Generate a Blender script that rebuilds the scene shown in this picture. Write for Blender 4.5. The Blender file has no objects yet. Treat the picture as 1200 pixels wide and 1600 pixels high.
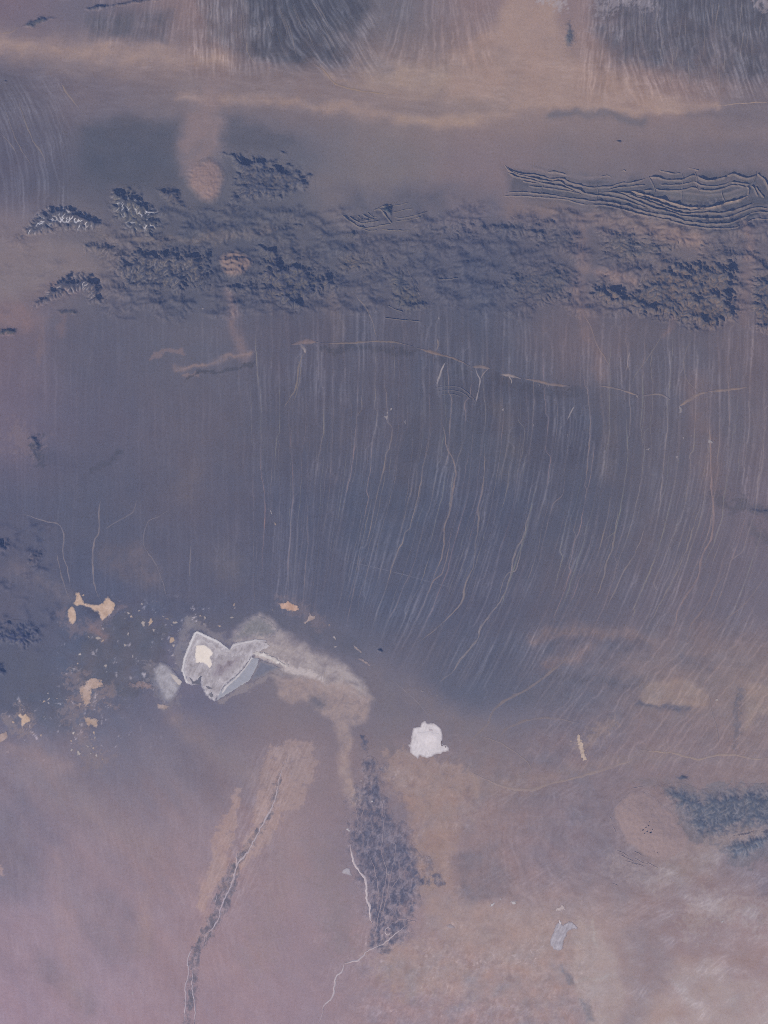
import bpy, math, time
import numpy as np
T0 = time.time()
F = np.float32
sc = bpy.context.scene
# ------------------------------------------------------------------ camera, sky, sun, exposure
# 1 unit = 1 km. The photograph covers about 120 x 160 km of desert seen straight down from orbit (400 km).
S = 0.1                                   # km per photo pixel, used as the map scale
CAM_H = 400.0
cam = bpy.data.cameras.new('camera'); camo = bpy.data.objects.new('camera', cam)
sc.collection.objects.link(camo); sc.camera = camo
camo.location = (0, 0, CAM_H)
cam.sensor_fit = 'VERTICAL'; cam.sensor_height = 24.0
cam.lens = 24.0 * CAM_H / (1600 * S)
cam.clip_start = 1.0; cam.clip_end = 6000.0

SUN_EL, SUN_AZ = 38.0, 218.0              # sun stands low to the lower left of the picture (azimuth clockwise from up)
w = bpy.data.worlds.new('World'); sc.world = w; w.use_nodes = True
nt = w.node_tree; nt.nodes.clear()
sky = nt.nodes.new('ShaderNodeTexSky'); sky.sky_type = 'NISHITA'; sky.sun_disc = False
sky.sun_elevation = math.radians(SUN_EL); sky.sun_rotation = math.radians(SUN_AZ)
bg = nt.nodes.new('ShaderNodeBackground'); bg.inputs['Strength'].default_value = 0.05
wo = nt.nodes.new('ShaderNodeOutputWorld')
nt.links.new(sky.outputs[0], bg.inputs[0]); nt.links.new(bg.outputs[0], wo.inputs[0])
sl = bpy.data.lights.new('sun', 'SUN'); so = bpy.data.objects.new('sun', sl); sc.collection.objects.link(so)
sl.energy = 5.0; sl.angle = math.radians(0.53); sl.color = (1.0, 0.97, 0.94)
so.rotation_euler = (math.radians(90 - SUN_EL), 0, math.radians(180 - SUN_AZ))
so.location = (0, 0, 300)
vs = sc.view_settings; vs.view_transform = 'Standard'; vs.look = 'None'; vs.gamma = 1.0
vs.exposure = 0.4; vs.use_curve_mapping = False
sc.cycles.use_denoising = False; sc.cycles.filter_width = 0.9
sc.cycles.max_bounces = 4; sc.cycles.diffuse_bounces = 2; sc.cycles.volume_bounces = 0
HAZE_DENSITY, HAZE_COLOR = 0.00055, (0.32, 0.47, 1.0)

# what a level surface of albedo a shows in the finished picture (linear): HZ + GN * a
HZ = np.array([0.0356, 0.0512, 0.1085], F)
GN = np.array([0.836, 0.853, 0.943], F)

# ------------------------------------------------------------------ numeric helpers (all in map pixels x right, y down)
rng = np.random.default_rng(7)
PERM = rng.permutation(512).astype(np.int32)
PERM = np.concatenate([PERM, PERM])
ANG = rng.random(512).astype(F) * 2 * np.pi
GX, GY = np.cos(ANG).astype(F), np.sin(ANG).astype(F)
def pn(x, y, seed=0):
    x = np.asarray(x, F); y = np.asarray(y, F)
    x0 = np.floor(x); y0 = np.floor(y)
    fx = x - x0; fy = y - y0
    i = (x0.astype(np.int32) + seed * 37) & 511; j = (y0.astype(np.int32) + seed * 91) & 511
    i1 = (i + 1) & 511; j1 = (j + 1) & 511
    u = fx * fx * fx * (fx * (fx * 6 - 15) + 10); v = fy * fy * fy * (fy * (fy * 6 - 15) + 10)
    def g(a, b, dx, dy):
        h = PERM[PERM[a] + b & 511]
        return GX[h] * dx + GY[h] * dy
    n00 = g(i, j, fx, fy); n10 = g(i1, j, fx - 1, fy); n01 = g(i, j1, fx, fy - 1); n11 = g(i1, j1, fx - 1, fy - 1)
    a = n00 + u * (n10 - n00); b = n01 + u * (n11 - n01)
    return (a + v * (b - a)) * F(1.4)
def fbm(x, y, o=4, seed=0, gain=0.5):
    s = 0; a = 1.0; t = 0
    for k in range(o):
        s = s + a * pn(x * 2.03 ** k, y * 2.03 ** k, seed + k); t += a; a *= gain
    return (s / t).astype(F)
def ridged(x, y, o=4, seed=0, gain=0.55):
    s = 0; a = 1.0; t = 0; wgt = 1.0
    for k in range(o):
        n = 1 - np.abs(pn(x * 2.1 ** k, y * 2.1 ** k, seed + k)); n = n * n * wgt
        wgt = np.clip(n * 1.6, 0, 1); s = s + a * n; t += a; a *= gain
    return (s / t).astype(F)
def ss(a, b, x):
    t = np.clip((x - a) / (b - a), 0, 1); return (t * t * (3 - 2 * t)).astype(F)
def seg_dist(x, y, pts, closed=False):
    d2 = np.full(x.shape, 1e12, F)
    p = list(pts) + ([pts[0]] if closed else [])
    for (ax, ay), (bx, by) in zip(p[:-1], p[1:]):
        dx, dy = bx - ax, by - ay; L = dx * dx + dy * dy + 1e-9
        t = np.clip(((x - ax) * dx + (y - ay) * dy) / L, 0, 1)
        d2 = np.minimum(d2, (x - ax - t * dx) ** 2 + (y - ay - t * dy) ** 2)
    return np.sqrt(d2)
def sdf(x, y, pts):                       # signed distance to a polygon, positive inside
    ins = np.zeros(x.shape, bool); n = len(pts)
    for k in range(n):
        ax, ay = pts[k]; bx, by = pts[(k + 1) % n]
        if ay == by: continue
        c = (ay > y) != (by > y)
        ins ^= c & (x < (bx - ax) * (y - ay) / (by - ay) + ax)
    d = seg_dist(x, y, pts, True)
    return np.where(ins, d, -d).astype(F)
def lin(c):
    c = np.clip(np.asarray(c, F) / 255, 0, 1)
    return np.where(c <= 0.04045, c / 12.92, ((c + 0.055) / 1.055) ** 2.4).astype(F)
def albedo(T):                            # wanted look of the lit level surface (sRGB 0-255) -> base colour
    return np.clip((lin(T) - HZ) / GN, 0.02, 0.92)

# ------------------------------------------------------------------ ground colour
CTL = np.array([
 [(112,102,116),(106,103,118),(122,110,116),(90,95,113),(105,104,116),(125,112,117),(125,112,117),(100,100,116),(96,98,114)],
 [(100,98,114),(110,104,116),(116,108,116),(117,108,115),(123,112,116),(127,115,116),(132,117,117),(126,112,115),(112,106,116)],
 [(98,97,116),(96,97,115),(100,100,115),(99,100,116),(114,109,117),(118,108,117),(112,106,116),(110,104,115),(110,104,115)],
 [(118,110,119),(108,104,115),(92,94,113),(96,97,114),(98,98,115),(94,96,116),(99,97,113),(104,100,112),(102,99,113)],
 [(108,100,115),(98,98,117),(100,100,117),(98,97,115),(97,97,115),(95,97,116),(105,100,113),(101,99,114),(106,100,112)],
 [(106,100,119),(99,98,118),(100,98,115),(97,97,115),(97,97,115),(95,97,115),(95,97,116),(101,99,114),(105,101,114)],
 [(96,97,119),(95,97,118),(98,97,116),(95,97,118),(93,97,118),(92,95,116),(95,97,116),(102,100,115),(108,102,116)],
 [(98,98,119),(93,97,121),(97,98,119),(98,100,121),(95,99,121),(96,98,119),(101,100,117),(105,102,117),(107,103,118)],
 [(94,98,121),(98,101,122),(105,104,125),(116,110,122),(105,104,121),(98,101,121),(105,104,120),(120,111,119),(123,113,119)],
 [(118,112,129),(112,109,127),(114,109,125),(122,112,124),(122,112,123),(120,111,121),(116,108,121),(120,110,121),(122,112,121)],
 [(110,109,131),(124,116,133),(124,115,130),(128,117,130),(116,110,127),(128,114,123),(120,112,127),(126,116,125),(120,114,129)],
 [(130,120,139),(127,118,137),(130,118,133),(130,119,135),(132,120,133),(139,125,133),(144,130,135),(130,118,129),(136,122,131)],
 [(134,122,143),(134,122,141),(132,120,137),(132,120,137),(136,122,135),(138,124,135),(138,125,135),(146,132,139),(145,131,141)]], F)
def base_colour(x, y):
    u = np.clip(x / 150, 0, 7.999); v = np.clip(y / (1600 / 12), 0, 11.999)
    i = u.astype(np.int32); j = v.astype(np.int32); fu = ss(0, 1, u - i)[:, None]; fv = ss(0, 1, v - j)[:, None]
    return (CTL[j, i] * (1 - fu) + CTL[j, i + 1] * fu) * (1 - fv) + (CTL[j + 1, i] * (1 - fu) + CTL[j + 1, i + 1] * fu) * fv

def warp(x, y, a=5.0, wl=22.0, seed=40):
    return x + a * fbm(x / wl, y / wl, 3, seed), y + a * fbm(x / wl, y / wl, 3, seed + 9)
# ------------------------------------------------------------------ rock country: where the ranges stand, and how water has cut them
RANGES = []
def range_patch(label, poly, H=.55, wl=11, trend=20, stretch=1.7, rock=(84, 88, 108), valley=(112, 106, 115), feather=14, veins=0, seed=0, cover=.85, name='mountain_range', cat='mountains', group=None, rough=5, step=1.0):
    RANGES.append(dict(label=label, poly=poly, H=H, wl=wl, trend=trend, stretch=stretch, rock=np.array(rock, F), valley=np.array(valley, F), feather=feather, veins=veins, seed=seed, cover=cover, name=name, cat=cat, group=group, rough=rough, step=step))
RG = 'rugged rock ranges across the upper desert'
range_patch('dark rock range laced with white frost-like veins at the far west', [(36,352),(60,322),(112,316),(152,330),(172,350),(150,366),(100,362),(62,370),(22,380)], .5, 8, 15, 1.6, (86,90,112), (108,106,118), 9, 1.0, 3, .8, group=RG)
range_patch('grey-veined rock massif between the white-veined range and the round pink dome', [(160,302),(186,284),(214,290),(246,322),(268,350),(244,374),(204,372),(172,346)], .45, 7, 60, 1.5, (84,89,110), (112,110,117), 10, .6, 11, .8, group=RG)
range_patch('dark rock shoulder hugging the left side of the upper pink dome', [(236,296),(262,288),(284,296),(292,318),(316,328),(352,322),(350,334),(300,334),(262,322)], .4, 7, 10, 1.5, (82,86,108), (104,100,112), 6, 0, 14, .8, rough=3, group=RG)
range_patch('blue-black rugged highland right of the upper pink dome', [(338,236),(352,228),(400,240),(455,250),(494,268),(492,298),(440,318),(392,330),(352,322),(360,286),(354,256)], .5, 9, 5, 1.5, (80,86,110), (104,102,115), 14, 0, 17, .85, group=RG)
range_patch('low brown hills below the white-veined range', [(122,372),(150,366),(186,378),(200,398),(170,404),(130,394)], .35, 7, 20, 1.5, (90,91,110), (112,106,115), 8, .2, 22, .8, group=RG)
range_patch('broad dark massif cut by slanting valleys left of the lower pink dome', [(178,396),(212,380),(250,380),(300,384),(338,384),(334,420),(326,452),(290,462),(232,462),(196,456),(176,430)], .6, 9, -38, 2.0, (80,85,108), (108,104,114), 11, .12, 25, .9, group=RG)
range_patch('jagged blue hills with pale gullies at the western edge of the range', [(88,432),(112,422),(152,426),(166,448),(164,478),(138,478),(128,462),(100,468),(78,476),(40,488),(60,462)], .5, 8, -25, 1.6, (82,86,109), (110,104,115), 8, .45, 29, .85, group=RG)
range_patch('tiny cluster of dark knolls under the western blue hills', [(84,484),(108,478),(128,484),(120,496),(92,496)], .3, 7, 0, 1.4, (84,88,108), (104,98,112), 5, 0, 31, .8, rough=3, group=RG)
range_patch('scrappy reddish crags at the left edge of the photo', [(-12,520),(10,508),(28,512),(26,524),(4,528)], .3, 6, 0, 1.3, (84,88,106), (118,104,114), 4, 0, 33, .8, rough=3, group=RG)
range_patch('dark crags wrapped under the lower pink dome', [(342,442),(362,436),(386,432),(404,438),(402,462),(366,462),(348,454)], .5, 7, 10, 1.4, (80,85,108), (106,102,113), 7, .2, 35, .9, rough=3, group=RG)
range_patch('steep blue-shadowed range right of the lower pink dome', [(394,378),(424,378),(452,398),(486,404),(520,424),(546,448),(520,462),(490,470),(470,492),(448,490),(434,480),(404,476),(398,440),(404,410)], .75, 10, 32, 1.7, (80,85,109), (104,102,113), 11, 0, 37, .9, group=RG)
range_patch('speckled tan and grey hills in the middle of the rock belt', [(520,398),(556,390),(604,402),(616,420),(580,432),(540,436),(516,420)], .3, 9, 20, 1.5, (90,92,110), (112,106,113), 12, 0, 41, .6, group=RG)
range_patch('rounded knot of low hills above the long pale scarp', [(600,428),(632,414),(648,436),(664,462),(680,478),(670,490),(640,496),(608,484),(604,456)], .38, 8, 25, 1.4, (86,90,110), (104,102,113), 10, 0, 43, .75, group=RG)
range_patch('long dark hill belt below the gap left of the folded ridges', [(660,352),(704,342),(760,340),(810,336),(860,346),(905,362),(900,396),(850,388),(800,378),(740,372),(690,376)], .42, 8, 6, 1.9, (84,88,110), (102,101,115), 14, .12, 47, .8, group=RG)
range_patch('dissected dark hills left of the pink sand corridor', [(766,432),(800,414),(850,404),(896,404),(902,440),(896,480),(850,484),(806,474),(776,458)], .38, 10, -20, 1.5, (86,90,111), (103,100,113), 16, 0, 51, .75, group=RG)
range_patch('largest rugged range, crowded with sharp crests and blue shadows', [(916,440),(944,436),(990,446),(1010,424),(1040,404),(1100,396),(1150,400),(1160,430),(1158,500),(1120,522),(1072,520),(1040,506),(1000,498),(960,486),(926,478),(912,458)], .85, 11, 28, 1.9, (88,90,109), (114,104,111), 12, 0, 55, .75, group=RG)
range_patch('rugged spur of crests at the right edge beyond the pale corridor', [(1172,430),(1226,404),(1226,530),(1180,520),(1168,480)], .7, 10, 35, 1.7, (86,89,109), (112,103,111), 10, 0, 59, .75, group=RG)
range_patch('scattered upland crests between the sand corridor and the folded ridges', [(930,362),(972,354),(1010,362),(1060,378),(1110,392),(1060,398),(1020,408),(985,416),(950,410),(934,386)], .45, 9, 24, 1.7, (90,92,110), (112,104,112), 12, .1, 63, .7, group=RG)
range_patch('dotted dark crests on the plain below the folded ridges', [(1090,374),(1140,384),(1200,392),(1230,396),(1230,412),(1170,404),(1110,392)], .4, 9, 14, 1.8, (86,89,108), (108,101,112), 8, 0, 65, .6, group=RG)
range_patch('dark blue slate upland right of the big pale dome', [(1016,1230),(1048,1222),(1080,1226),(1094,1234),(1120,1230),(1150,1224),(1236,1224),(1236,1304),(1180,1300),(1120,1314),(1086,1316),(1070,1292),(1050,1266)], 0.40, 12, -12, 2.2, (90,97,118), (112,112,126), 14, .08, 69, .9, rough=3, group='dark rock uplands at the lower right')
range_patch('smaller blue slate ridge below the slate upland', [(1126,1324),(1146,1304),(1180,1298),(1226,1294),(1226,1318),(1200,1330),(1172,1346),(1144,1352),(1132,1340)], .36, 9, -35, 1.8, (93,99,119), (116,114,127), 11, .06, 71, .85, rough=3, group='dark rock uplands at the lower right')
range_patch('dark blue hills with pale furrows at the left edge above the clay pans', [(-16,976),(10,966),(40,968),(62,980),(70,1000),(40,1020),(10,1010),(-16,1000)], .45, 12, 45, 1.8, (72,80,112), (104,104,120), 12, 0, 73, .85, group='dark hills along the left edge')
range_patch('small blue hill at the left edge below the furrowed hills', [(-14,1034),(8,1034),(18,1046),(6,1058),(-14,1062)], .35, 8, 45, 1.6, (74,82,112), (98,100,122), 6, 0, 75, .85, rough=3, group='dark hills along the left edge')
range_patch('dark hummocks at the left edge beside the branching washes', [(-14,838),(14,840),(22,852),(8,864),(-14,862)], .35, 8, 30, 1.6, (76,82,110), (102,100,120), 5, 0, 77, .85, rough=3, group='dark hills along the left edge')
range_patch('speckled hummocks above the left clay pan', [(40,866),(64,852),(74,862),(58,886),(36,890)], .3, 6, 40, 1.5, (84,87,110), (104,101,119), 6, 0, 79, .7, rough=3, group='dark hills along the left edge')
range_patch('faint rough ground high on the left apron', [(44,678),(62,676),(68,700),(60,722),(46,716)], .3, 6, 70, 1.5, (80,85,109), (106,101,118), 6, 0, 80, .8, rough=3, group='dark hills along the left edge')
LH = 'lone dark hills on the desert plain'
def hill(label, poly, H=.4, wl=8, trend=0, seed=0, rock=(80, 86, 108), step=1.0, **k):
    return range_patch(label, poly, H, wl, trend, 1.5, rock, k.pop('valley', (100, 99, 114)), k.pop('feather', 4), 0, seed, .95, 'rock_hill', 'hill', LH, 2, step)
hill('lens-shaped dark hill standing in pale sand at the top left', [(28,43),(44,30),(62,22),(86,26),(92,28),(72,36),(52,46)], .4, 8, -25, 101)
hill('flat dark ridge cut by the top edge of the photo', [(130,14),(150,6),(180,4),(230,-4),(270,-6),(262,2),(200,9),(160,16),(140,20)], .4, 7, -8, 103)
hill('short dark strip of rock at the top edge left of the long dark ridge', [(84,-6),(118,-6),(112,2),(90,3)], .3, 7, 0, 105)
hill('furrowed oval dark hill at the head of the sand wedge', [(878,48),(884,30),(894,24),(900,44),(903,66),(892,80),(882,80),(877,64)], .5, 6, 75, 107, rock=(96, 99, 115), feather=7)
hill('small dark knob above the blue-black highland', [(430,234),(438,230),(452,238),(450,244),(440,243)], .4, 7, 25, 109)
hill('soft dark mound between the rock ranges, left of centre', [(440,350),(456,342),(476,344),(478,356),(458,362),(444,360)], .35, 9, 0, 111, feather=9)
hill('dark fan-shaped peak where the plunging fold ends', [(588,326),(600,318),(618,322),(612,340),(604,338)], .5, 9, 40, 113, rock=(66, 80, 106))
hill('low dark rib beside the plunging fold', [(544,360),(556,356),(562,370),(552,378),(540,372)], .35, 7, 20, 115)
hill('tiny dark sliver of rock on the pinkish plain above the folded ridges', [(957,220),(966,218),(976,221),(968,224)], .3, 7, 0, 117, step=.9, feather=2)
hill('tiny dark dot of a hill at the left edge of the upper fan', [(3,127),(8,124),(14,126),(10,129)], .3, 6, 0, 119, step=.8, feather=2, rock=(60, 62, 84))
hill('tiny dark rock stack on the flat below the apron', [(588,1014),(594,1012),(602,1018),(598,1022),(590,1020)], .3, 6, 0, 121, step=.9, feather=2, rock=(70, 78, 104))
hill('lone dark stub of rock just above the slate upland', [(1054,1214),(1066,1208),(1078,1212),(1076,1220),(1060,1222)], .35, 6, 0, 123, feather=3)
hill('isolated dark bar of rock under the folded ridges', [(1112,392),(1122,389),(1148,397),(1146,402),(1124,398)], .5, 7, 12, 125, rock=(68, 78, 104), feather=3)
hill('small dark butte at the end of the sand below the folded ridges', [(1088,384),(1096,380),(1104,386),(1094,390)], .4, 6, 0, 127, feather=3)
hill('dark crescent hummocks near the right edge below the apron', [(1166,446 + 350),(1178,792),(1204,790),(1216,800),(1190,810)], .2, 6, 0, 129, feather=6, rock=(84, 87, 108))

BELT = lambda x, y: ss(300, 350, y + 26 * fbm(x / 70, y / 70, 3, 81)) * (1 - ss(470, 512, y + 16 * fbm(x / 40, y / 40, 2, 88))) * (.25 + .75 * ss(140, 200, x)) * np.clip(.45 + 1.3 * fbm(x / 50, y / 34, 4, 87), 0.04, 1)
def rel_uplift(x, y):
    U = (.34 + .10 * ss(560, 380, x) + .12 * ss(860, 960, x)) * BELT(x, y) + .16 * (1 - ss(70, 120, x)) * ss(790, 830, y) * (1 - ss(1000, 1040, y)) * np.clip(.3 + 1.6 * fbm(x / 34, y / 30, 3, 89), 0, 1); Hh = np.full(x.shape, .3, F); K = np.zeros(x.shape, F)
    V = np.zeros(x.shape, F); C = np.zeros(x.shape + (3,), F); Cv = np.zeros(x.shape + (3,), F); Wt = np.zeros(x.shape, F)
    for R_ in RANGES:
        a = np.array(R_['poly']); m = 26
        sel = np.nonzero((x > a[:, 0].min() - m) & (x < a[:, 0].max() + m) & (y > a[:, 1].min() - m) & (y < a[:, 1].max() + m))
        if not sel[0].size: continue
        X, Y = x[sel], y[sel]; rg = R_['rough'] * 1.3
        d = sdf(X + rg * fbm(X / 14, Y / 14, 3, R_['seed'] + 5), Y + rg * fbm(X / 14, Y / 14, 3, R_['seed'] + 11), R_['poly'])
        f = R_['feather'] * 1.5; e = ss(0, f * 1.2, d + f * .9 * np.minimum(fbm(X / 16, Y / 16, 3, R_['seed'] + 2), .2)) * ss(0, 2, d)
        t = math.radians(R_['trend']); w_ = R_['wl']; qx, qy = warp(X, Y, 5, 20, R_['seed'] + 3)
        k = fbm((qx * math.cos(t) + qy * math.sin(t)) / (w_ * 2.6), (-qx * math.sin(t) + qy * math.cos(t)) / w_, 3, R_['seed'] + 4)
        U[sel] = np.maximum(U[sel], e * R_['H'] * (.75 + .8 * np.clip(fbm(X / 34, Y / 30, 2, R_['seed'] + 8), -.6, 1)))
        K[sel] += e * k; V[sel] = np.maximum(V[sel], e * R_['veins'])
        C[sel] += e[..., None] * R_['rock'] ; Cv[sel] += e[..., None] * R_['valley']; Wt[sel] += e
    return U, K, V, C, Cv, Wt
def blur(a, r):                           # two passes of a box mean
    for _ in range(2):
        for ax in (0, 1):
            p = np.pad(a, [(r + 1, r) if k == ax else (0, 0) for k in (0, 1)], mode='edge'); c = np.cumsum(p, ax, dtype=np.float64)
            a = ((c[2 * r + 1:] - c[:-2 * r - 1]) if ax == 0 else (c[:, 2 * r + 1:] - c[:, :-2 * r - 1])) / (2 * r + 1)
    return a.astype(F)
class Eroded:
    def __init__(self, x0, y0, x1, y1, st=1.05, iters=30, seed=0, amp=1.0):
        self.x0, self.y0, self.st, self.amp = x0, y0, st, amp
        xs = np.arange(x0, x1, st, dtype=F); ys = np.arange(y0, y1, st, dtype=F); X, Y = np.meshgrid(xs, ys)
        U, K, V, C, Cv, Wt = rel_uplift(X, Y); H, W_ = X.shape; N = H * W_
        r = np.random.default_rng(seed + 5); base_i = np.arange(N).reshape(H, W_)
        z = (U * (.4 + .5 * fbm(X / 7, Y / 7, 4, seed + 7, .75))).astype(F); Kf = np.exp(1.5 * K).astype(F)
        offs = [(-1, -1), (-1, 0), (-1, 1), (0, -1), (0, 1), (1, -1), (1, 0), (1, 1)]
        live = ss(.02, .14, U)
        for it in range(iters):
            P = np.pad(z, 1, mode='edge'); best = np.zeros((H, W_), F); rc = base_i.copy()
            for dy, dx in offs:
                sl_ = (z - P[1 + dy:1 + dy + H, 1 + dx:1 + dx + W_]) / (math.hypot(dx, dy) * r.uniform(.85, 1.15, (H, W_)).astype(F))
                if dy == -1: sl_[0] = -1
                if dy == 1: sl_[-1] = -1
                if dx == -1: sl_[:, 0] = -1
                if dx == 1: sl_[:, -1] = -1
                b = sl_ > best; best[b] = sl_[b]; rc[b] = (base_i + dy * W_ + dx)[b]
            rf = rc.ravel(); go = (rf != np.arange(N)); cur = np.ones(N); acc = np.ones(N)
            for _ in range(70):
                cur = np.bincount(rf, cur * go, N); acc += cur
            acc = acc.reshape(H, W_).astype(F); drop = z - z.ravel()[rc]
            er = np.minimum(.085 * Kf * np.sqrt(acc) * best, .8 * drop)
            z = z + .018 * U - er
            P = np.pad(z, 1, mode='edge'); lap = P[:-2, 1:-1] + P[2:, 1:-1] + P[1:-1, :-2] + P[1:-1, 2:] - 4 * z
            z = (z + .008 * lap) * (.90 + .10 * live)
        gy, gx = np.gradient(z - .62 * blur(z, max(3, int(11 / st))), st * S); sp = np.hypot(gx, gy)
        sc_ = 1.15 / max(1e-6, np.percentile(sp[U > .28], 80)) if (U > .28).any() else 1
        z = np.maximum(z, 0); z = (z - .62 * blur(z, max(3, int(11 / st)))) * sc_ * amp
        P = np.pad(z, 3, mode='edge'); mean = sum(P[i:i + H, j:j + W_] for i in range(0, 7, 2) for j in range(0, 7, 2)) / 16
        la = np.log2(acc); fl = ss(2.2, 5.5, la + .0 * z)                 # stream beds
        low = ss(.02 * amp, -.05 * amp, z - mean)                                       # hollows below their surroundings
        wt = np.maximum(Wt, 1e-3)[..., None]
        self.d = np.concatenate([z[..., None], np.maximum(fl, .75 * low)[..., None], live[..., None], np.clip(Wt, 0, 1)[..., None], V[..., None], C / wt, Cv / wt, fl[..., None]], -1).astype(F)
    def at(self, x, y):
        u = (x - self.x0) / self.st; v = (y - self.y0) / self.st; H, W_ = self.d.shape[:2]
        ok = (u >= 0) & (v >= 0) & (u < W_ - 1) & (v < H - 1)
        i = u[ok].astype(np.int32); j = v[ok].astype(np.int32); fu = (u[ok] - i)[:, None]; fv = (v[ok] - j)[:, None]; D = self.d
        return ok, (D[j, i] * (1 - fu) + D[j, i + 1] * fu) * (1 - fv) + (D[j + 1, i] * (1 - fu) + D[j + 1, i + 1] * fu) * fv
ERODED = [Eroded(-40, 215, 1240, 545, seed=1), Eroded(930, 1190, 1240, 1370, seed=2, amp=.3), Eroded(-40, 660, 140, 1080, seed=3), Eroded(-20, -30, 300, 60, seed=4), Eroded(860, 10, 920, 95, seed=5, amp=.45), Eroded(940, 210, 990, 232, .8, seed=6), Eroded(-10, 116, 26, 138, .8, seed=7), Eroded(576, 1004, 612, 1030, .8, seed=8), Eroded(1150, 775, 1230, 822, seed=9)]
print('eroded', round(time.time() - T0, 1))

FX, FY = [786, 840, 900, 960, 1000, 1060, 1100, 1140, 1170, 1210], [282, 289, 302, 308, 316, 322, 326, 322, 312, 305]     # run of the folded strata
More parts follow.
